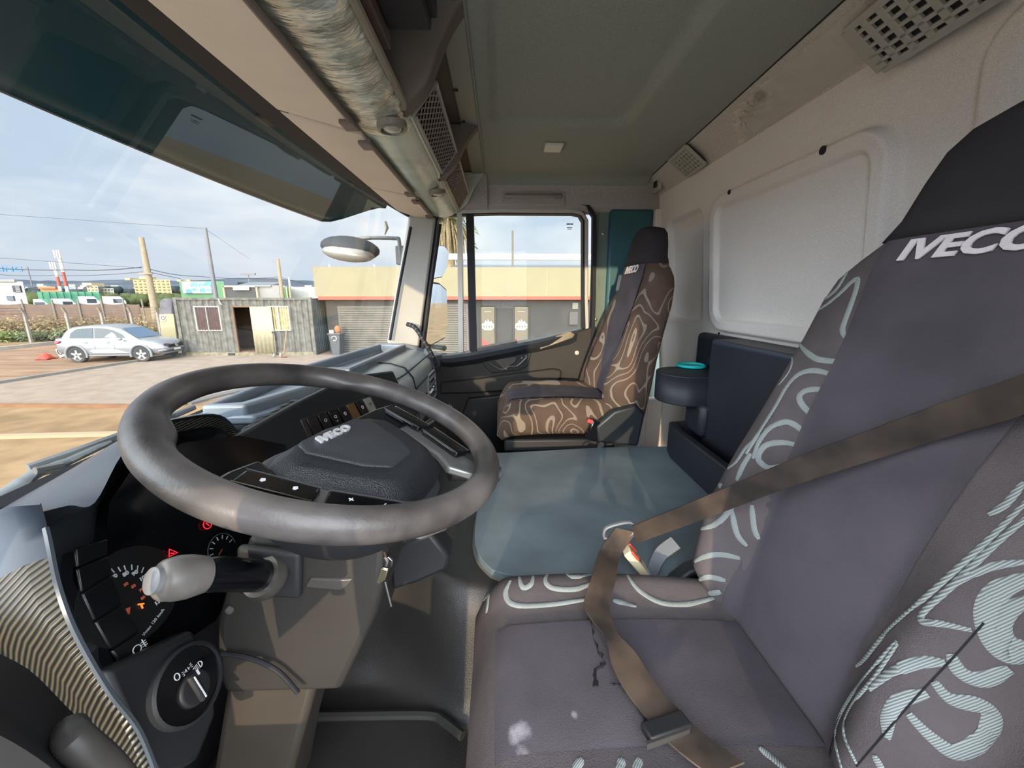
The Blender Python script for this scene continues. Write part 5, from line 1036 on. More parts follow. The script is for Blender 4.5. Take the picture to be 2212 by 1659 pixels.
struct('ground_4', MB().bb((-14, -12, GZ), (-.3, 10, GZ + .02)), mat('bounce_apron', 'd8d4cc', rough=.9, var=.05, vs=1), 'added pale ground slab on the driver side, bouncing light into the cab')  # unseen slab added to bounce light up to the cab ceiling
sheet('ground_2', [(10.609,16.373,-2.750), (13.032,16.073,-2.750), (19.415,15.267,-2.750), (22.241,9.179,-2.750), (21.609,1.979,-2.750), (21.409,-4.303,-2.750), (12.039,-2.463,-2.750), (12.471,6.990,-2.750), (10.342,8.002,-2.750), (10.168,9.615,-2.750), (10.316,12.876,-2.750), (10.465,16.164,-2.750)], M_pave, .012, 'pinkish paved strip between the kerbs')
sheet('ground_3', [(9.290,16.779,-2.750), (13.105,16.158,-2.750), (19.417,15.311,-2.750), (23.852,18.909,-2.750), (24.542,25.902,-2.750), (21.425,25.952,-2.750), (16.876,29.628,-2.750)], M_soil, .010, 'reddish soil where the car is parked')
def kerb(pts, w, h, m, label):
    pts = [V((*V(p)[:2], GZ + h / 2)) for p in pts]; rings = []
    for i, p in enumerate(pts):
        t = (pts[min(i + 1, len(pts) - 1)] - pts[max(i - 1, 0)]).normalized(); n = V((-t.y, t.x, 0)) * w / 2
        rings.append([p + n + V((0, 0, h / 2)), p - n + V((0, 0, h / 2)), p - n - V((0, 0, h / 2)), p + n - V((0, 0, h / 2))])
    return struct('trim_20', MB().loft(rings), m, label)
kerb([(9.290,16.779,-2.750), (13.032,16.073,-2.750), (15.698,15.759,-2.750), (19.415,15.267,-2.750)], .16, .10, mat('grey_kerb', '8f8880', rough=.9, var=.1, vs=3), 'grey kerb between soil and pavers')
kerb([(10.873,21.777,-2.750), (10.270,12.821,-2.750), (10.078,9.535,-2.750), (10.301,8.149,-2.750)], .20, .06, mat('orange_kerb', '96653c', rough=.9, var=.15, vs=3), 'orange-brown edging of the pavers')
kerb([(10.255,8.114,-2.750), (11.183,7.848,-2.750), (12.289,7.458,-2.750)], .28, .06, mat('dark_kerb', '6d6663', rough=.9), 'dark edging stones')
kerb([(7.691,13.225,-2.750), (7.818,9.935,-2.750), (7.912,7.787,-2.750), (8.004,6.297,-2.750)], .16, .06, mat('cream_kerb', 'b59d78', rough=.9), 'cream kerb stones')
kerb([(17.735,27.332,-2.750), (21.425,25.952,-2.750), (24.786,26.019,-2.750), (25.663,21.723,-2.750)], .25, .18, M_conc, 'pale kerb at the foot of the fence')
# ------------------------------------------------------------------ silver car
CO = V((17.300,17.783,-2.669)); CO.z = GZ
cf = V((.06, -1, 0)).normalized(); cl_ = V((0, 0, 1)).cross(cf)
CS = .955
def K(x, y, z): return CO + (cf * (x + 1.30) + cl_ * (y + .80)) * CS + V((0, 0, z * CS))
M_car = mat('silver_paint', 'a3a5a8', rough=.25, metal=.35, spec=.7, coat=.5)
M_cglass = mat('car_window', '343d40', rough=.05, spec=.5)
M_tyre = mat('tyre', '55514e', rough=.9)
car = thing('parked_car', 'silver crossover car parked on reddish soil before the fence', 'car', K(0, 0, 0))
st_ = [(-2.20, .62, .55, .98, .80), (-2.10, .82, .36, 1.06, .86), (-1.7, .90, .30, 1.06, .90), (-1.3, .915, .28, 1.05, .91), (-.6, .915, .26, 1.03, .915), (.2, .915, .26, 1.01, .915), (.9, .91, .27, 1.00, .90), (1.35, .905, .28, .97, .86), (1.75, .87, .30, .90, .78), (2.05, .76, .30, .80, .66), (2.20, .52, .36, .68, .48)]
rings = []
for x, w, zb, zt, wt in st_:
    rings.append([K(x, s * a, z) for s, pts in ((1, [(w * .8, zb), (w * .98, zb + .12), (w, zb + .30), (w * .985, zt - .10), (wt * .93, zt), (wt * .5, zt + .045)]), (-1, [(wt * .5, zt + .045), (wt * .93, zt), (w * .985, zt - .10), (w, zb + .30), (w * .98, zb + .12), (w * .8, zb)])) for a, z in pts])
obj('body', MB().loft(rings), M_car, car, angle=.8)
gh = [(-2.02, 1.02, .80, .60, 1.12), (-1.75, 1.02, .83, .64, 1.40), (-1.45, 1.02, .85, .66, 1.56), (-.7, 1.01, .86, .67, 1.635), (.0, 1.0, .86, .66, 1.62), (.45, .99, .85, .62, 1.50), (.85, .985, .84, .66, 1.24), (1.22, .97, .82, .74, 1.01)]
rings = []
for x, zb, wb__, wt, zt in gh:
    rings.append([K(x, y, z) for y, z in ((wb__, zb), (wt + .04, zt - .05), (wt - .06, zt), (-wt + .06, zt), (-wt - .04, zt - .05), (-wb__, zb))])
obj('cabin', MB().loft(rings), M_car, car, angle=.6)
def gh_y(x, z):   # outer half width of the cabin at (x, z)
    zb, w0, w1, zt = interp(gh, x); f = (z - zb) / max(.01, zt - .05 - zb); return w0 + (w1 + .04 - w0) * max(0, min(1, f))
def side_pane(pts, name='side_window'):
    mb = MB(); mb.prism([K(x, -gh_y(x, z) - .022, z) for x, z in pts], -cl_ * -.01); return obj(name, mb, M_cglass, car)
side_pane([(-1.50, 1.08), (-1.46, 1.30), (-1.25, 1.46), (-.95, 1.50), (-.56, 1.52), (-.54, 1.07)])
side_pane([(-.48, 1.07), (-.50, 1.52), (-.1, 1.50), (.22, 1.42), (.60, 1.22), (.74, 1.08)])
ww = [K(.50, s * .58, 1.475) + V((0, 0, .006)) for s in (1, -1)] + [K(1.16, s * .70, 1.05) + V((0, 0, .012)) for s in (-1, 1)]
obj('windscreen', MB().prism(ww, V((0, 0, .006))), mat('car_windscreen', '5f7690', rough=.05, spec=.9), car)
for x in (-1.30, 1.34):
    for s in (-1, 1):
        ax = cl_ * s; c = K(x, s * .80, .345)
        wl = obj('wheel', MB().lathe([(.20 * CS, .10), (.30 * CS, .115), (.345 * CS, .08), (.345 * CS, -.08), (.30 * CS, -.10)], c, ax, 28), M_tyre, car, angle=.9)
        if s < 0:
            sp_ = MB().lathe([(.235 * CS, .09), (.235 * CS, .112), (.215 * CS, .112), (.21 * CS, .09)], c, ax, 28)
            for k in range(5):
                a = 2 * math.pi * k / 5 + .3; d = cf * math.cos(a) + V((0, 0, 1)) * math.sin(a); e = d.cross(ax)
                sp_.loft([[c + d * .03 + e * .05 + ax * h, c + d * .03 - e * .05 + ax * h, c + d * .205 - e * .035 + ax * h, c + d * .205 + e * .035 + ax * h] for h in (.095, .118)])
            obj('rim', sp_, mat('alloy', 'cfcfca', rough=.3, metal=.5), wl)
            obj('hub_dark', MB().lathe([(.21 * CS, .09), (.21 * CS, .094)], c, ax, 24), M_blk, wl)
    arch = [K(x + .43 * math.cos(a), -.925, .345 + .43 * math.sin(a)) for a in frange(-.25, math.pi + .25, 18)]
    obj('wheel_arch', MB().tube(arch, .045 * CS, 8), mat('arch_plastic', '8c8f90', rough=.6), car)
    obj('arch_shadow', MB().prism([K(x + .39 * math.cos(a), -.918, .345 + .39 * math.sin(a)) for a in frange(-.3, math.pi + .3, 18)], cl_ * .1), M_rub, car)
obj('door_panel', MB().prism([K(x, -.922, z) for x, z in ((-.75, .52), (-.62, .60), (.2, .62), (.75, .46), (.95, .40), (-.6, .42))], cl_ * .02), mat('car_cladding', 'a8aaa6', rough=.5), car)
obj('sill', MB().prism([K(x, -.90, z) for x, z in ((-.85, .30), (.9, .30), (.9, .36), (-.85, .36))], cl_ * .05), mat('arch_plastic'), car)
for x in (-.50, .30): obj('door_seam', MB().tube([K(x - .02, -.921, 1.03), K(x, -.922, .72), K(x + .02, -.918, .40)], .004, 5), mat('seam_grey', '6b6d6e'), car)
for x in (-.85, .05): obj('door_handle', MB().tube([K(x - .10, -.93, .905), K(x + .08, -.935, .885)], .018, 8), mat('handle_grey', '9a9c9c', rough=.3, metal=.5), car)
obj('tail_lamp', MB().prism([K(x, -gg, z) for x, gg, z in ((-2.13, .86, .84), (-2.14, .84, .98), (-1.90, .905, .99), (-1.84, .915, .94), (-2.0, .90, .86))], cl_ * .03), mat('tail_red', 'c3202a', rough=.2), car, label='red tail lamp', bevel=.01)
obj('headlamp', MB().loft([[K(1.52, -.905, .86), K(1.98, -.80, .68), K(2.00, -.76, .80), K(1.62, -.87, .90)], [K(1.52, -.86, .85), K(1.95, -.72, .68), K(1.95, -.70, .80), K(1.62, -.82, .90)]]), mat('lamp_glass', 'd9dde2', rough=.1, spec=.9), car, bevel=.01)
gx0 = 2.19
obj('grille', MB().loft([[K(2.10, y, z) for y, z in ((-.62, .66), (.62, .66), (.58, .78), (-.58, .78))], [K(2.235, y, z) for y, z in ((-.44, .60), (.44, .60), (.46, .71), (-.46, .71))]]), M_gloss, car, bevel=.01)
obj('emblem', MB().lathe([(.07, 0), (.07, .012)], K(2.24, 0, .655), cf, 20), M_chrome, car)
obj('bumper_opening', MB().loft([[K(2.02, y, z) for y, z in ((-.78, .40), (.78, .40), (.76, .50), (-.76, .50))], [K(2.225, y, z) for y, z in ((-.50, .40), (.50, .40), (.48, .49), (-.48, .49))]]), M_blk, car, bevel=.01)
obj('fog_trim', MB().tube([K(1.98, -.80, .47), K(2.10, -.70, .50), K(2.16, -.56, .48)], .022, 8), mat('fog_chrome', 'e6e6e6', rough=.2, metal=.5), car)
obj('number_plate', MB().box(K(2.25, 0, .50), (.36, .02, .09)), mat('plate_white', 'dcdcd6', rough=.5), car)
obj('side_mirror', MB().ell(K(.66, -1.00, 1.04), (.085, .085, .06), 12, 8), M_car, car)
# ------------------------------------------------------------------ container office
def corr(mb, y0, y1, z0, z1, X0, sl=0.0, pitch=.28, dep=.045):
    n = max(1, round(abs(y1 - y0) / pitch)); rows = [[], []]
    for k in range(n):
        for f, d in ((0, 0), (.35, 0), (.5, dep), (.85, dep)):
            y = y0 + (y1 - y0) * (k + f) / n
            for r, z in zip(rows, (z0, z1)): r.append(V((X0 + d, y, z)))
    for r, z in zip(rows, (z0, z1)): r.append(V((X0, y1, z)))
    return mb.grid(rows)
XC = 19.12; cy0, cy1 = V((18.950,14.837,-1.247)).y, V((18.950,8.758,-1.260)).y; CT = -.10
def cy(pxx): return cy0 + (cy1 - cy0) * (pxx - 381) / (671 - 381)
def czz(py): return -(py - 640.) / 860. * XC
cont = thing('container_office', 'weathered grey shipping container office with barred windows and open doorway', 'container', (XC + 1.2, (cy0 + cy1) / 2, GZ))
M_ct = mat('weathered_grey_paint', '66625a', rough=.8, var=.2, vs=4, hx2='757067', detail=6)
wz0, wz1 = czz(710), czz(661); dz1 = czz(661); zb = GZ + .10
mb = MB()
for y0, y1, z0, z1 in ((cy0, cy(419), zb, CT), (cy(419), cy(472), zb, wz0), (cy(419), cy(472), wz1, CT), (cy(472), cy(502), zb, CT), (cy(502), cy(548), dz1, CT), (cy(548), cy(579), zb, CT), (cy(579), cy(622), zb, wz0), (cy(579), cy(622), wz1, CT), (cy(622), cy1, zb, CT)): corr(mb, y0, y1, z0, z1, XC)
obj('front_wall', mb, M_ct, cont, angle=.4)
obj('shell', MB().bb((XC + 2.25, cy0, GZ + .1), (XC + 2.38, cy1, CT)).bb((XC + .06, cy0 - .05, GZ + .1), (XC + 2.38, cy0, CT)).bb((XC + .05, cy1, CT - .06), (XC + 2.38, cy0, CT)).bb((XC + .06, cy1, GZ + .05), (XC + 2.38, cy0, GZ + .2)), mat('container_inside', '7d5a3c', rough=.8, var=.2, vs=2), cont)
mb = MB(); rows = [[], []]
for k in range(12):
    for f, d in ((0, 0), (.35, 0), (.5, .04), (.85, .04)):
        for r, z in zip(rows, (zb, CT)): r.append(V((XC + 2.4 * (k + f) / 12, cy1 - .02 + d, z)))
obj('end_wall', mb.grid(rows), mat('shaded_green_grey_paint', '4a524f', rough=.8, var=.3, vs=3), cont, angle=.4)  # darker than the front wall: its shade is put into the colour
obj('top_rail', MB().bb((XC - .05, cy1 - .05, CT - .06), (XC + .05, cy0, CT + .04)), M_ct, cont)
obj('bottom_rail', MB().bb((XC - .04, cy1 - .05, GZ + .0), (XC + .06, cy0, GZ + .16)), mat('sill_paint', '8f8468', rough=.9, var=.3, vs=6), cont)
for y in (cy0, cy1): obj('corner_post', MB().bb((XC - .06, y - .07, GZ), (XC + .10, y + .07, CT + .05)), M_ct, cont, bevel=.01)
M_wf = mat('white_frame', 'd9d6c8', rough=.5)
for a, b, inner, nb in ((419, 472, '5e3b34', 9), (579, 622, 'c9b06a', 8)):
    y0, y1 = cy(a), cy(b); w_ = obj('window', MB().bb((XC + .04, y1, wz0), (XC + .05, y0, wz1)), mat('pane_' + inner, inner, rough=.3, var=.25, vs=5), cont)
    fr_ = MB()
    for z in (wz0, wz1): fr_.bb((XC - .03, y1 - .02, z - .025), (XC + .05, y0 + .02, z + .025))
    for y in (y0, y1, (y0 + y1) / 2 + .05): fr_.bb((XC - .03, y - .025, wz0), (XC + .05, y + .025, wz1))
    obj('window_frame', fr_, M_wf, w_)
    for k in range(1, nb): obj('bar', MB().tube([(XC - .05, y0 + (y1 - y0) * k / nb, wz0), (XC - .05, y0 + (y1 - y0) * k / nb, wz1)], .012, 6), M_wf if a > 500 else mat('bar_brown', '4a403a', rough=.6), w_)
dd = MB(); corr(dd, cy(541), cy(587), GZ + .14, dz1, XC - .10, pitch=.2, dep=.02); dr_ = obj('door', dd, mat('cream_door', 'b3ab8c', rough=.6, var=.06, vs=5), cont, label='cream metal door standing open', angle=.4, solid=.02)
obj('handle', MB().box((XC - .14, cy(585), czz(714)), (.03, .06, .10)), M_rub, dr_)
obj('doorway_frame', MB().bb((XC - .03, cy(502) - .02, GZ + .1), (XC + .05, cy(502) + .05, dz1)).bb((XC - .03, cy(548), dz1 - .03), (XC + .05, cy(502), dz1 + .03)), mat('rusty_frame', '7a5a45', rough=.8), cont)
obj('inner_door', MB().bb((XC + .9, cy(545), GZ + .2), (XC + .95, cy(512), dz1 - .4)), mat('inner_grey_door', '8d8580', rough=.7), cont)
obj('lamp_arm', MB().tube([(XC - .02, cy(474), CT + .02), (XC - .12, cy(481), CT - .25), (XC - .12, cy(484), CT - .26)], .025, 6), M_wf, cont)
for a, b in ((478, 493), (576, 590)): obj('fork_pocket', MB().bb((XC - .06, cy(b), GZ + .02), (XC - .02, cy(a), GZ + .13)), M_rub, cont)
# hand truck and broom in front of the container
t = thing('hand_truck', 'small metal hand truck standing against the container', 'hand truck', V((18.500,10.182,-2.576)))
h0 = [(18.600,10.334,-1.695), (18.600,10.279,-1.589), (18.600,10.110,-1.569), (18.600,10.063,-1.695)]
obj('frame', MB().tube([V((18.600,10.389,-2.460))] + [V(p) for p in h0] + [V((18.600,10.095,-2.462))], .018, 6), mat('truck_tube', '6b5f55', rough=.5), t)
for q in ((18.500,10.338,-2.490), (18.500,10.043,-2.470)): obj('wheel', MB().lathe([(.09, -.03), (.09, .03)], (q[0], q[1], GZ + .10), (0, 1, 0), 16), mat('pale_wheel', 'b8b0a0', rough=.7), t)
obj('toe_plate', MB().box(V((18.4, V((18.400,9.875,-2.542)).y, GZ + .04)), (.18, .26, .02)), mat('toe_red', 'a8503c', rough=.6), t)
t = thing('leaning_pole', 'thin wooden pole leaning on the container beside the hand truck', 'pole', V((18.600,9.938,-2.548)))
obj('shaft', MB().tube([V((18.600,9.961,-2.570)), V((18.900,9.825,-1.382))], .022, 6), mat('raw_wood', 'b58a5c', rough=.8), t)
# ------------------------------------------------------------------ workshop building
XB = 20.0
def by(p): return (1078. - p) / 860. * XB
def bz(p): return (640. - p) / 860. * XB
bu = thing('workshop', 'long low workshop with cream fascia, red line and dark grey wall', 'building', (XB + 3, 1, GZ))
M_fc = mat('cream_fascia', '998f6e', rough=.85, var=.03, vs=1)
obj('fascia', MB().bb((XB - .35, -9, bz(640)), (XB + 6, by(703), bz(582))), M_fc, bu)
for p in (827, 1060, 1177): obj('fascia_joint', MB().bb((XB - .356, by(p) - .012, bz(640)), (XB - .33, by(p) + .012, bz(582))), mat('joint_grey', 'a79d80', rough=.8), bu)
obj('red_line', MB().bb((XB - .37, -9, bz(647)), (XB + .2, by(708), bz(640))), mat('red_line', 'c04a32', rough=.6), bu)
obj('wall', MB().bb((XB, -9, GZ), (XB + 5.8, by(716), bz(646))), mat('dark_grey_render', '43413d', rough=.85, var=.10, vs=1.5), bu)
def shutter(a, b, top, label):
    s_ = obj('roller_shutter', MB().bb((XB - .05, by(b), GZ), (XB + .05, by(a), bz(top))), mat('shutter_frame', '6b675f', rough=.7), bu, label=label)
    rows = []; z = GZ + .05; k = 0
    while z < bz(top) - .12:
        for dz, d in ((0, 0), (.03, .03), (.07, .03), (.10, 0)): rows.append([V((XB - .06 - d, by(a) - .12, z + dz)), V((XB - .06 - d, by(b) + .12, z + dz))])
        z += .11
    obj('slats', MB().grid(rows), mat('shutter_slats', '69645a', rough=.5, var=.1, vs=2), s_, angle=.3)
shutter(740, 858, 660, 'grey roller shutter at the left end'); shutter(925, 1012, 655, 'grey roller shutter behind the mirrors')
M_dr = mat('brown_door', '6d6450', rough=.6, var=.05, vs=3); M_sgn = mat('sign_white', 'e4e1d6', rough=.6)
for a, b in ((1040, 1068), (1111, 1139)):
    d_ = obj('door', MB().bb((XB - .07, by(b), GZ), (XB + .02, by(a), bz(662))), M_dr, bu)
    obj('door_frame', MB().tube([V((XB - .05, by(a) + .05, GZ)), V((XB - .05, by(a) + .05, bz(660))), V((XB - .05, by(b) - .05, bz(660))), V((XB - .05, by(b) - .05, GZ))], .04, 4), mat('frame_grey', '55524c', rough=.7), d_)
    c = V((XB - .075, (by(a) + by(b)) / 2, bz(699)))
    obj('emblem', MB().prism([c + V((0, y * .30, z * .30)) for y, z in ((1, -.55), (1, .1), (.6, .25), (.35, .75), (.1, .35), (0, .9), (-.3, .35), (-.55, .6), (-.75, .2), (-1, .1), (-1, -.55), (-.6, -.9), (.6, -.9))], (-.006, 0, 0)), M_sgn, d_)
    for k in range(4): obj('emblem_gap', MB().box(c + V((-.008, .20 - .13 * k, -.10)), (.004, .07, .10)), M_dr, d_)
    obj('notice', MB().box(V((XB - .08, (by(a) + by(b)) / 2, bz(672))), (.01, .35, .03)), mat('notice_cream', 'c8b98e', rough=.7), d_)
    obj('red_flash', MB().prism([V((XB - .074, by(a), bz(727))), V((XB - .074, by(b), bz(746))), V((XB - .074, by(b), GZ + .02)), V((XB - .074, by(a), GZ + .02))], (-.004, 0, 0)), mat('faded_red', 'b0504a', rough=.7), d_)
obj('wall_sign', MB().box(V((XB - .02, by(1240), bz(660))), (.03, .28, .30)), mat('grey_sign', '8e8a80', rough=.7), bu)
obj('meter_box', MB().box(V((XB - .05, by(1237), bz(686))), (.12, .42, .62)), mat('box_dark', '4e4c4a', rough=.6), bu)
obj('roof_beam', MB().bb((XB + .3, -9, bz(565)), (XB + .5, by(965), bz(553))), mat('white_beam', 'cfcabb', rough=.7), bu)
obj('roof_sheet', MB().loft([[V((XB + .6, y, bz(579))), V((XB + 5, y, bz(560))), V((XB + 5, y, bz(582)))] for y in (-9, by(972))]), mat('zinc_roof', '87919a', rough=.4, metal=.4), bu)
obj('roof_post', MB().bb((XB + .15, by(1109), bz(582)), (XB + .25, by(1105), bz(508))), mat('post_olive', '6b6555', rough=.8), bu)
for p in (731, 822): obj('vent_pipe', MB().tube([V((XB, by(p), bz(583))), V((XB, by(p), bz(576)))], .03, 6), M_sgn, bu)
# rubbish bin with packaging on its lid
t = thing('rubbish_bin', 'dark grey rubbish bin with a white arrow mark beside the workshop', 'bin', V((19.300,7.827,-2.543)))
q = V((19.300,7.785,-2.098)); obj('bin_body', MB().loft([[V((19.1 - k * .0, q.y + .22 * k_, GZ)), V((19.1, q.y - .22 * k_, GZ)), V((19.6, q.y - .22 * k_, GZ)), V((19.6, q.y + .22 * k_, GZ))] for k_, k in ((.8, 0),)] + [[V((19.05, q.y + .26, bz(715) - .02)), V((19.05, q.y - .26, bz(715) - .02)), V((19.65, q.y - .26, bz(715) - .02)), V((19.65, q.y + .26, bz(715) - .02))]]), mat('bin_grey', '4b5052', rough=.6), t, bevel=.02)
obj('lid', MB().bb((19.0, q.y - .30, bz(715) - .02), (19.7, q.y + .30, bz(715) + .04)), mat('lid_brown', '6e6a60', rough=.6), t, bevel=.02)
mk = V((19.050,7.780,-1.940)); obj('arrow_mark', MB().tube([mk + V((-.01, .11 * math.cos(a), .11 * math.sin(a))) for a in frange(0, 5.2, 16)], .018, 6), M_sgn, t)
t = thing('orange_sack', 'orange packet lying on the rubbish bin lid', 'packet', V((19.300,7.649,-1.570))); obj('sack', MB().ell(V((19.3, q.y - .10, bz(715) + .21)), (.15, .15, .19), 10, 7), mat('orange_pack', 'c8713c', rough=.6), t)
t = thing('white_box', 'white carton lying on the rubbish bin lid', 'carton', V((19.300,7.931,-1.569))); obj('carton', MB().box(V((19.25, q.y + .18, bz(715) + .11)), (.2, .18, .14), (0, 0, .4)), M_sgn, t)
# ------------------------------------------------------------------ fences and scrub
M_post = mat('concrete_post', 'a39c90', rough=.9, var=.08, vs=4)
posts = [(4, 23.2, 'concrete fence post with bent arm at the left edge of the view'), (104, 25.2, 'concrete fence post with bent arm behind the rear of the car'), (187, 25.4, 'concrete fence post with bent arm above the car cabin, left one'), (257, 25.6, 'concrete fence post with bent arm above the car cabin, right one'), (316, 25.8, 'concrete fence post with bent arm behind the car bonnet'), (370, 26.0, 'concrete fence post with bent arm by the yellow board')]
first = None
for p, X, lab in posts:
    y = (1078. - p) / 860. * X
    if first is None:
        first = thing('fence_post', lab, 'fence post', (X, y, GZ), 'bent concrete posts of the near fence')
        obj('post', MB().loft([[V((X + a, y + b, z)) for a, b in ((-.06, -.06), (.06, -.06), (.06, .06), (-.06, .06))] for z in (GZ, -.98)]), M_post, first)
        obj('bent_arm', MB().loft([[V((X + a - d, y + b - e, z)) for a, b in ((-.055, -.055), (.055, -.055), (.055, .055), (-.055, .055))] for z, d, e in ((-1.0, 0, 0), (-.66, .26, .12))]), mat('post_sunlit', 'b5ab98', rough=.9), first)
    else: dup(first, (X, y, GZ), 0, lab)
wy = [(X, (1078. - p) / 860. * X) for p, X, _ in posts]; wy = [(wy[0][0] - .6, wy[0][1] + 4)] + wy
t = thing('fence_wire', 'rusty wires strung along the bent concrete posts', 'wire', (25, 22, -1.1)); 
for d, z in ((.24, -.70), (.13, -.84), (-.02, -1.02), (-.02, -1.5)): obj('strand', MB().tube([V((x - d, y - d * .4, z)) for x, y in wy], .012, 5), mat('rusty_wire', '6a5548', rough=.8), t)
nx_ = [(30.5, (1078. - p) / 860. * 30.5) for p in (-60, 40, 107, 167, 218, 264, 308, 345)]
rows = []
for i in range(len(nx_) - 1):
    for f in frange(0, 1, 5)[:-1]:
        x = nx_[i][0]; y = nx_[i][1] + (nx_[i + 1][1] - nx_[i][1]) * f; sag = .10 * math.sin(math.pi * f)
        rows.append([V((x, y, -.50 - sag)), V((x + .02 * math.sin(y * 3), y, -1.6)), V((x, y, GZ))])
t = thing('shade_net_fence', 'brown shade netting stretched on tall posts behind the scrub', 'fence', (30.5, 30, GZ))
obj('netting', MB().grid(rows), mat('shade_net', '786659', rough=.95, var=.08, vs=2, spec=.05), t, angle=4, solid=.01)
for x, y in nx_: obj('post', MB().tube([V((x - .06, y, GZ)), V((x - .06, y, -.20))], .055, 8), mat('net_post', '8d8478', rough=.8), t)
def scrub(name, centers, n, cols, label, leaf=.09):
    mb = MB(); rnd = random.Random(5)
    for (x, y, r, h) in centers:
        for _ in range(n):
            a = rnd.uniform(0, 6.28); q = rnd.random() ** .5 * r; z = rnd.random() ** 1.3 * h * (1 - .5 * (q / r) ** 2)
            p = V((x + q * math.cos(a) * .6, y + q * math.sin(a), GZ + z)); d = V((rnd.uniform(-1, 1), rnd.uniform(-1, 1), rnd.uniform(-.2, 1.4))).normalized(); s = d.orthogonal().normalized() * leaf * .45; L_ = leaf * rnd.uniform(.7, 1.6)
            mb.add([p - s, p + s, p + d * L_ * 1.4], [(0, 1, 2)])
    return obj(name, mb, mat(name + '_leaf', cols[0], rough=.9, var=.3, vs=1.2, hx2=cols[1], spec=.1), None, label, 'shrub', None, 'stuff', angle=4)
rnd = random.Random(9)
scrub('dry_scrub', [(27.3 + rnd.uniform(-.8, .8), (1078 - p) / 860 * 27.3, rnd.uniform(1.0, 1.6), rnd.uniform(1.15, 1.75)) for p in range(-30, 345, 14)], 330, ('8d7a58', 'a58f68'), 'dry brown scrub between the two fences', .13)
scrub('low_green_scrub', [(26.3 + rnd.uniform(-.6, .4), (1078 - p) / 860 * 26.3, rnd.uniform(.8, 1.2), rnd.uniform(.5, .9)) for p in range(-30, 330, 18)], 240, ('6d7456', '8b8f6c'), 'low grey-green weeds at the foot of the fence', .12)
scrub('bright_bush', [(25.6, (1078 - p) / 860 * 25.6, .7, .75) for p in (38, 52, 64)], 260, ('8b9a55', 'a3ad6a'), 'bright green bush at the fence foot', .10)
# yellow board, tarpaulin, signs, red cloth
def card(name, pts, m, label, cat, th=.03, group=None):
    return obj(name, MB().prism([V(p) for p in pts], (th, 0, 0)), m, None, label, cat, group)
yb = thing('yellow_board', 'pale yellow hoarding board between the car and the container', 'board', V((21.000,17.028,-2.205)))
obj('panel', MB().prism([V(p) for p in ((21.000,17.223,-0.893), (21.000,16.511,-0.870), (21.000,16.585,-2.853), (21.000,17.331,-2.850))], (.05, 0, 0)), mat('board_yellow', 'c9b98a', rough=.8), yb)
obj('sign_plate', MB().prism([V(p) for p in ((20.970,17.139,-0.938), (20.970,16.911,-0.938), (20.970,16.920,-1.239), (20.970,17.149,-1.239))], (.02, 0, 0)), M_sgn, yb)
obj('ring_mark', MB().tube([V((20.960,17.031,-1.076)) + V((0, .07 * math.cos(a), .09 * math.sin(a))) for a in frange(0, 6.28, 14)[:-1]], .012, 5, closed=True), M_rub, yb)
t = thing('stacked_tarpaulin', 'grey tarpaulin bundle above the yellow board', 'tarpaulin', V((23.000,18.611,-1.512)))
obj('bundle', MB().prism([V(p) for p in ((23.000,18.854,-0.927), (23.000,18.678,-0.249), (23.000,18.482,-0.124), (23.000,18.134,-0.124), (23.000,18.032,-0.249), (23.000,18.475,-2.861), (23.000,19.137,-2.858))], (.5, 0, 0)), mat('tarp_grey', '6d6a70', rough=.8, var=.2, vs=3), t, bevel=.05)
t = thing('no_entry_sign', 'white sign with a black ring leaning on the ground behind the car', 'sign', V((18.600,19.912,-2.589)))
c4 = [V(p) for p in ((18.700,20.228,-2.368), (18.700,19.857,-2.264), (18.600,19.648,-2.590), (18.600,19.987,-2.737))]
obj('plate', MB().prism(c4, (.03, 0, 0)), M_sgn, t); c = sum(c4, V()) / 4
obj('ring', MB().tube([c + V((-.02, .11 * math.cos(a) + .03, .12 * math.sin(a) + .03)) for a in frange(0, 6.28, 16)[:-1]], .018, 5, closed=True), M_rub, t)
obj('red_words', MB().box(c + V((-.02, -.06, -.13)), (.01, .20, .05), (.5, 0, 0)), mat('red_ink', 'c05050', rough=.7), t)
mb = MB(); q = V((18.000,20.182,-2.542)); rows = []
for i in range(9):
    rows.append([V((18.2 + .5 * (j / 8 - .5), q.y + .55 * (i / 8 - .5) , GZ + .03 + .26 * math.sin(math.pi * i / 8) * math.sin(math.pi * j / 8) + .04 * NZ.noise(V((i * .9, j * .9, 2))))) for j in range(9)])
obj('red_sheet', mb.grid(rows), mat('red_cloth', 'c8402c', rough=.7, var=.15, vs=8), None, 'crumpled red sheet lying on the soil behind the car', 'sheet', solid=.02)
# ------------------------------------------------------------------ poles, wires, masts
M_wood = mat('pole_wood', 'a8977c', rough=.9, var=.1, vs=6); M_pgrey = mat('pole_grey', '77777a', rough=.6)
def pole(top, base, X, r0, r1, m, name, label, cat='pole', group=None):
    a, b = V(un_(top, X)), V(un_(base, X)); b.x = a.x = X; b.y = a.y; b.z = GZ
    t = thing(name, label, cat, b, group); obj('shaft', MB().tube([b, a], [r0, r1], 10), m, t); return t, a
def un_(p, X): return (X, p[0], p[1])
def YZ(pp): return (pp[1], pp[2])
p1t, p1a = pole(YZ((29.000,23.989,3.855)), YZ((29.000,24.200,-1.264)), 29, .26, .15, M_wood, 'utility_pole', 'stout pale timber utility pole behind the netting fence')
obj('cross_arm', MB().box(p1a + V((-.2, 0, -2.35)), (.1, .9, .08)), M_wood, p1t)
p2t, p2a = pole(YZ((27.000,18.336,4.182)), YZ((27.000,18.386,-0.294)), 27, .16, .10, M_pgrey, 'lamp_post', 'slim grey steel pole rising behind the container')
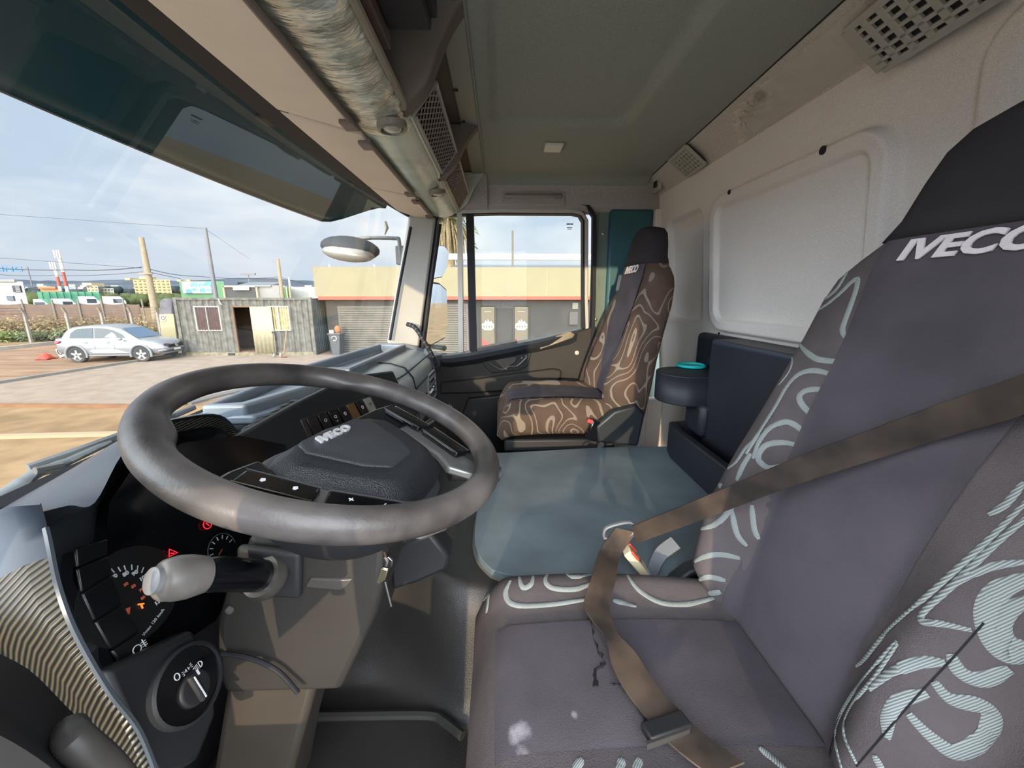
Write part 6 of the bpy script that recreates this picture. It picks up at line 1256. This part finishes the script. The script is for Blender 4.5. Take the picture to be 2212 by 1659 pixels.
p3t, p3a = pole(YZ((34.000,17.758,2.944)), YZ((34.000,17.826,0.000)), 34, .18, .12, M_wood, 'utility_pole', 'short timber utility pole above the right part of the container')
p4t, p4a = pole(YZ((70.000,35.112,3.024)), YZ((70.000,35.240,0.000)), 70, .2, .15, M_sgn, 'utility_pole', 'far white utility pole right of the shed')
wt = mat('black_wire', '3c3c42', rough=.6)
def wire(pts, r=.018, label='', n=10, sag=.0):
    P = [V(p) for p in pts]; out = []
    for a, b in zip(P, P[1:]):
        for k in range(n): t_ = k / n; out.append(lerp(a, b, t_) + V((0, 0, -sag * 4 * t_ * (1 - t_))))
    out.append(P[-1]); return obj('overhead_wire', MB().tube(out, r, 5), wt, None, label, 'wire', 'overhead wires')
wire([(29.000,35.224,2.632), (29.000,24.343,1.880)], .014, 'topmost thin wire running left from the timber pole')
wire([(29.000,35.408,1.977), (29.000,29.136,1.749), (29.000,24.331,1.941)], .03, 'thick bundled wire running left from the timber pole', sag=.1)
wire([(29.000,35.517,1.586), (29.000,30.438,1.383), (29.000,24.329,1.637)], .018, 'lowest wire running left from the timber pole', sag=.1)
wire([(29.000,24.153,1.911), (32.000,22.742,1.475), (34.000,17.895,1.540)], .022, 'upper wire sagging from the timber pole to the short pole', sag=.15)
wire([(29.000,24.169,1.668), (31.000,23.388,1.263)], .018, 'lower wire dropping right from the timber pole')
wire([(27.000,32.083,4.991), (27.000,18.345,4.128)], .010, 'high single wire running left from the grey steel pole')
wire([(27.000,18.345,4.128), (40.000,23.474,3.414)], .008, 'faint wire descending right from the grey steel pole')
wire([(34.000,17.858,1.541), (40.000,16.856,0.654)], .014, 'wire descending right from the short pole')
def mast(topp, X, h, label):
    a = V(topp); t = thing('radio_mast', label, 'mast', (X, a.y, a.z - h), 'striped radio masts')
    for k in range(7):
        z0 = a.z - h * k / 7; obj('section', MB().tube([V((X, a.y, z0 - h / 7)), V((X, a.y, z0))], .38, 8), mat('mast_red', 'bb5540', rough=.7) if k in (0, 3, 4, 6) else M_sgn, t)
    for s_ in (-1, 0, 1): obj('panel_antenna', MB().box(V((X - .4, a.y + s_ * .65, a.z - 1.0)), (.3, .4, 2.0)), M_sgn, t)
mast((120.000,122.469,12.439), 120, 13.5, 'taller red and white radio mast on the left skyline')
mast((124.000,128.471,9.661), 124, 9.5, 'shorter white and red radio mast on the left skyline')
# ------------------------------------------------------------------ far buildings
def fb(name, a, b, y0, y1, X, dep, m, label, cat='building', zb=GZ):
    ya, yb_ = (1078. - a) / 860. * X, (1078. - b) / 860. * X; zt = (640. - y0) / 860. * X; t = thing(name, label, cat, (X + dep / 2, (ya + yb_) / 2, zb))
    d = V((1, yb_ / X, 0)).normalized() * dep; f4 = [V((X, yb_, zb)), V((X, ya, zb)), V((X, ya, zt)), V((X, yb_, zt))]
    obj('walls', MB().prism(f4, d), m, t)
    return t
def fbox(t, name, a, b, y0, y1, X, m, th=.15, **k): return obj(name, MB().bb((X - th, (1078. - b) / 860. * X, (640. - y1) / 860. * X), (X, (1078. - a) / 860. * X, (640. - y0) / 860. * X)), m, t, **k)
M_wh = mat('white_render', 'c9ccca', rough=.8, var=.04, vs=.6); M_gy = mat('grey_render', '9b9a96', rough=.8, var=.08, vs=.5)
t = fb('white_office', -20, 117, 611, 655, 46, 12, M_wh, 'white flat-roofed building at the left behind the netting fence')
fbox(t, 'sign_board', 97, 112, 619, 632, 46, mat('sign_black', '2c2c30', rough=.6)); 
for k in range(3): fbox(t, 'sign_line', 101, 109, 621 + 4 * k, 622.5 + 4 * k, 45.8, M_sgn, .05)
fbox(t, 'window', 81, 94, 639, 649, 46, mat('far_glass', '596068', rough=.2)); fbox(t, 'pillar', 3, 13, 607, 655, 45.7, M_wh, .4); fbox(t, 'parapet', -20, 110, 607, 612, 46.2, M_gy, .4)
t = fb('green_shed', -30, 15, 598, 612, 60, 10, mat('shed_green', '2f7d5f', rough=.6), 'green roofed shed at the far left', zb=-2.75)
t = thing('rooftop_sign', 'blue rooftop letters cut off by the left edge of the view', 'sign', (60, 72, 2))
text('letters', 'PARKING', .95, mat('sign_blue', '3f7fc0', rough=.5), V((60.000,73.573,3.406)), (0, -1, 0), (0, 0, 1), t, ext=.05, off=.02, sx=1.75)
for k in (0, 1): obj('support', MB().tube([V((60.1, 72 - 6 * k, 1.5)), V((60.1, 72 - 6 * k, 4))], .08, 6), M_pgrey, t)
t = fb('green_hoarding', 140, 262, 631, 645, 62, .4, mat('hoarding_green', '3c8f68', rough=.6), 'long green sheet hoarding behind the white vans', 'fence')
for p in range(150, 262, 14): fbox(t, 'seam', p, p + .7, 631, 645, 61.9, mat('seam_green', '2c6d50', rough=.6), .1)
def van(a, b, X, label, h0, h1=655):
    t = thing('white_van', label, 'van', (X, ((1078. - a) + (1078. - b)) / 1720. * X, GZ), 'white vans behind the netting')
    y0, y1 = (1078. - b) / 860. * X, (1078. - a) / 860. * X; zt = (640. - h0) / 860. * X
    obj('body', MB().loft([[V((x, y * x / X, z)) for y, z in ((y0, GZ + .4), (y0, zt - .5), (y0 + .5, zt), (y1 - .1, zt), (y1, GZ + .4))] for x in (X, X + 1.9)]), mat('van_white', 'd3d6da', rough=.3), t, bevel=.05)
    obj('window_band', MB().bb((X - .02, y0 + .3, zt - .65), (X, y0 + 1.2, zt - .25)), M_cglass, t)
    for y in (y0 + .8, y1 - .8): obj('wheel', MB().lathe([(.34, -.1), (.34, .1)], V((X + .1, y, GZ + .34)), (1, 0, 0), 14), M_tyre, t)
van(126, 157, 38, 'low white van at the left of the van row', 646); van(161, 212, 40, 'white van in the middle of the van row', 645); van(216, 260, 41, 'tall white van behind the netting, left of the timber pole', 640); van(264, 312, 41.5, 'tall white van at the right end of the van row', 640)
M_apt = mat('apartment_yellow', 'c9b07c', rough=.85, var=.05, vs=.3); M_apw = mat('apartment_window', '7d6a4c', rough=.5); M_rf = mat('roof_orange', 'b37a4e', rough=.8)
def apt(a, b, y0, X, nx, ny, label, m=M_apt, steps=()):
    t = fb('apartment_block', a, b, y0, 645, X, 14, m, label, zb=-(645 - 640) / 860. * X - 3)
    for i in range(nx):
        for j in range(ny):
            w = (b - a) / nx; hh = (642 - y0) / ny; fbox(t, 'window', a + w * (i + .25), a + w * (i + .7), y0 + hh * (j + .3), y0 + hh * (j + .75), X, M_apw, .3)
    for p, q, y in steps: fbox(t, 'roof_block', p, q, y, y0 + 2, X + 6, m, 6)
apt(334, 407, 607, 205, 8, 6, 'yellow apartment block left of the green warehouse', steps=((368, 381, 602), (340, 350, 605)))
apt(240, 262, 619, 190, 3, 4, 'small cream apartment block left of the timber pole', mat('apt_cream', 'cdbf98', rough=.85), ((258, 276, 614),))
apt(268, 292, 624, 195, 4, 3, 'white low apartment block beside the timber pole', mat('apt_white', 'bfc0ba', rough=.85))
t = fb('orange_house', 148, 186, 624, 632, 150, 10, mat('house_orange', 'c08d62', rough=.85), 'orange roofed house on the left skyline', zb=-4)
fbox(t, 'roof', 150, 184, 621, 625, 150, M_rf, 1)
M_gw = mat('warehouse_green', '4f8a58', rough=.6, var=.06, vs=.5)
t = fb('green_warehouse', 425, 514, 610, 642, 56, 14, M_gw, 'green corrugated warehouse carrying a billboard')
obj('roof_slope', MB().prism([V((56.000,34.904,1.872)), V((66.000,38.387,1.926)), V((66.000,38.435,1.571)), V((56.000,35.193,-0.122))], (.3, 0, 0)), mat('warehouse_roof', '3c6b48', rough=.6), t)
for p in (425, 443): fbox(t, 'roof_vent', p + 1, p + 9, 607, 611, 57, mat('apartment_yellow'), .4)
bbd = thing('billboard', 'white and blue billboard on the green warehouse wall', 'billboard', (55.8, 39, 0))
fbox(bbd, 'panel', 433, 490, 611, 634, 56.0, mat('bill_white', 'd5dde2', rough=.5), .30)
rnd = random.Random(3)
fbox(bbd, 'blue_panel', 436, 447, 626, 634, 55.68, mat('bill_blue', '4b8fc9', rough=.5), .03)
fbox(bbd, 'grey_words', 434, 446, 615, 616, 55.68, mat('bill_grey', '8fa0ad', rough=.5), .03)
for a, b, y0, y1 in ((447, 460, 612, 621), (462, 474, 613, 620), (476, 489, 611, 619), (449, 458, 624, 629), (464, 474, 624, 632), (477, 488, 625, 630)): fbox(bbd, 'picture', a, b, y0, y1, 55.68, mat('bill_pic%d' % (a % 3), ['6fa6c4', '7fb5a8', '58a0cf'][a % 3], rough=.5, var=.4, vs=3), .03)
t = fb('open_shed', 514, 624, 618, 645, 48, 5, M_gy, 'grey shed with dark open front beside the green warehouse')
fbox(t, 'opening', 518, 580, 622, 645, 48, mat('shed_dark', '4b4a48', rough=.8), .2); fbox(t, 'frame', 513, 584, 619.5, 622, 48, mat('apt_cream'), .35)
for p in (514, 580): fbox(t, 'frame', p, p + 3, 620, 645, 48, mat('apt_cream'), .35)
fbox(t, 'sign', 532, 564, 622, 627.5, 47.6, M_sgn, .1)
obj('roof', MB().prism([V((47.800,29.919,1.085)), V((53.000,31.508,1.603)), V((53.000,27.186,1.607)), V((47.800,26.126,1.088))], (0, 0, .15)), mat('zinc_roof'), t)
t = fb('steel_frame', 622, 648, 622, 645, 62, 4, M_gw, 'half-open steel framed store right of the shed')
for p in (622, 630, 640, 646): fbox(t, 'column', p, p + 2, 620, 645, 62, mat('apt_cream'), .3)
t = fb('white_store', 648, 705, 621, 645, 66, 8, mat('store_white', 'bdbdb2', rough=.85, var=.05, vs=.5), 'pale low store partly behind the workshop')
t, a = pole(YZ((60.000,35.751,3.095)), YZ((60.000,35.865,1.814)), 60, .10, .07, M_pgrey, 'floodlight_pole', 'floodlight pole above the open shed', 'pole')
obj('lamp_head', MB().box(a, (.3, 2.0, .25)), M_pgrey, t)
# hills, trees and scattered houses on the skyline
rows = []
for i in range(121):
    y = -250 + 1500 * i / 120; h = 27 + 9 * NZ.noise(V((y * .006, 1, 0))) + 3.0 * NZ.noise(V((y * .03, 4, 0)))
    rows.append([V((600, y, GZ)), V((640, y, h * .55)), V((720, y, h)), V((900, y, h * .7))])
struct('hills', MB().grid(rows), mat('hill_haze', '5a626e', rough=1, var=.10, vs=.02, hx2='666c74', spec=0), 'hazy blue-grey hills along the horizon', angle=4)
mb = MB(); rnd = random.Random(12)
for _ in range(420):
    y = rnd.uniform(-100, 1050); X = rnd.uniform(560, 610); z = rnd.uniform(-2, 15); w = rnd.uniform(3, 11); h = rnd.uniform(2, 5); mb.bb((X, y, z - 6), (X + 5, y + w, z + h * .5))
obj('hillside_houses', mb, mat('house_pale', 'aeb0b0', rough=.9, var=.2, vs=.05), None, 'pale houses scattered over the hazy hillside', 'houses', None, 'stuff')
mb = MB()
for _ in range(700):
    y = rnd.uniform(-60, 700); X = rnd.uniform(330, 430); r_ = rnd.uniform(1.5, 5.0); mb.ell((X, y, rnd.uniform(-2, 6)), (r_ * 1.3, r_ * 1.3, r_), 6, 4)
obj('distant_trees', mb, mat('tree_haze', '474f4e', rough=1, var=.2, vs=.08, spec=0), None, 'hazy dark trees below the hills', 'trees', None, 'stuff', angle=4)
mb = MB()
for _ in range(160):
    p = rnd.choice([rnd.uniform(120, 330), rnd.uniform(335, 425)]); X = rnd.uniform(100, 140); r_ = rnd.uniform(.8, 2.2); mb.ell((X, (1078 - p) / 860 * X, GZ + rnd.uniform(.5, 2.6)), (r_, r_, r_ * .9), 6, 4)
obj('roadside_trees', mb, mat('tree_green', '59633f', rough=1, var=.25, vs=.2, spec=.05), None, 'green trees before the apartment blocks', 'trees', None, 'stuff', angle=4)
# palm whose dry skirt shows through the quarter window
pb = V((27.000,3.156,2.339)); pt_ = V((27.000,3.087,4.398)); t = thing('palm_tree', 'palm with a drooping skirt of dry fronds seen through the quarter window', 'palm', (27, pb.y, GZ))
obj('trunk', MB().tube([V((27, pb.y, GZ)), V((27, pb.y, pt_.z))], [.38, .30], 10), mat('palm_trunk', 'a58a62', rough=.95, var=.2, vs=4), t)
mb = MB(); rnd = random.Random(2)
for k in range(90):
    a = rnd.uniform(0, 6.28); rr = rnd.uniform(.5, 1.25); dr_ = rnd.uniform(1.2, 2.6); o = V((27, pb.y, pt_.z + rnd.uniform(-.2, .5))); d = V((math.cos(a), math.sin(a), 0))
    mb.tube([o, o + d * rr * .6 + V((0, 0, -.15)), o + d * rr * .95 + V((0, 0, -dr_ * .5)), o + d * rr + V((0, 0, -dr_))], [.03, .06, .07, .015], 4)
obj('dry_skirt', mb, mat('dry_frond', '9a8560', rough=.95, var=.25, vs=6), t)
for k in range(26):
    a = 6.28 * k / 26; d = V((math.cos(a), math.sin(a), 0)); o = V((27, pb.y, pt_.z + .3)); mb = MB(); L_ = rnd.uniform(1.3, 1.9); up = rnd.uniform(.4, 1.6)
    for j in range(14):
        s = (j + 1) / 14; c = o + d * L_ * s + V((0, 0, up * s * 1.6 - 2.6 * s * s)); sd = V((-d.y, d.x, 0))
        for sg in (-1, 1): mb.add([c, c + d * .10, c + sd * sg * .5 * (1 - .5 * s) + d * .3 + V((0, 0, -.25))], [(0, 1, 2)])
    obj('frond', mb, mat('green_frond', '6b7a48', rough=.8, var=.2, vs=3), t, angle=4)
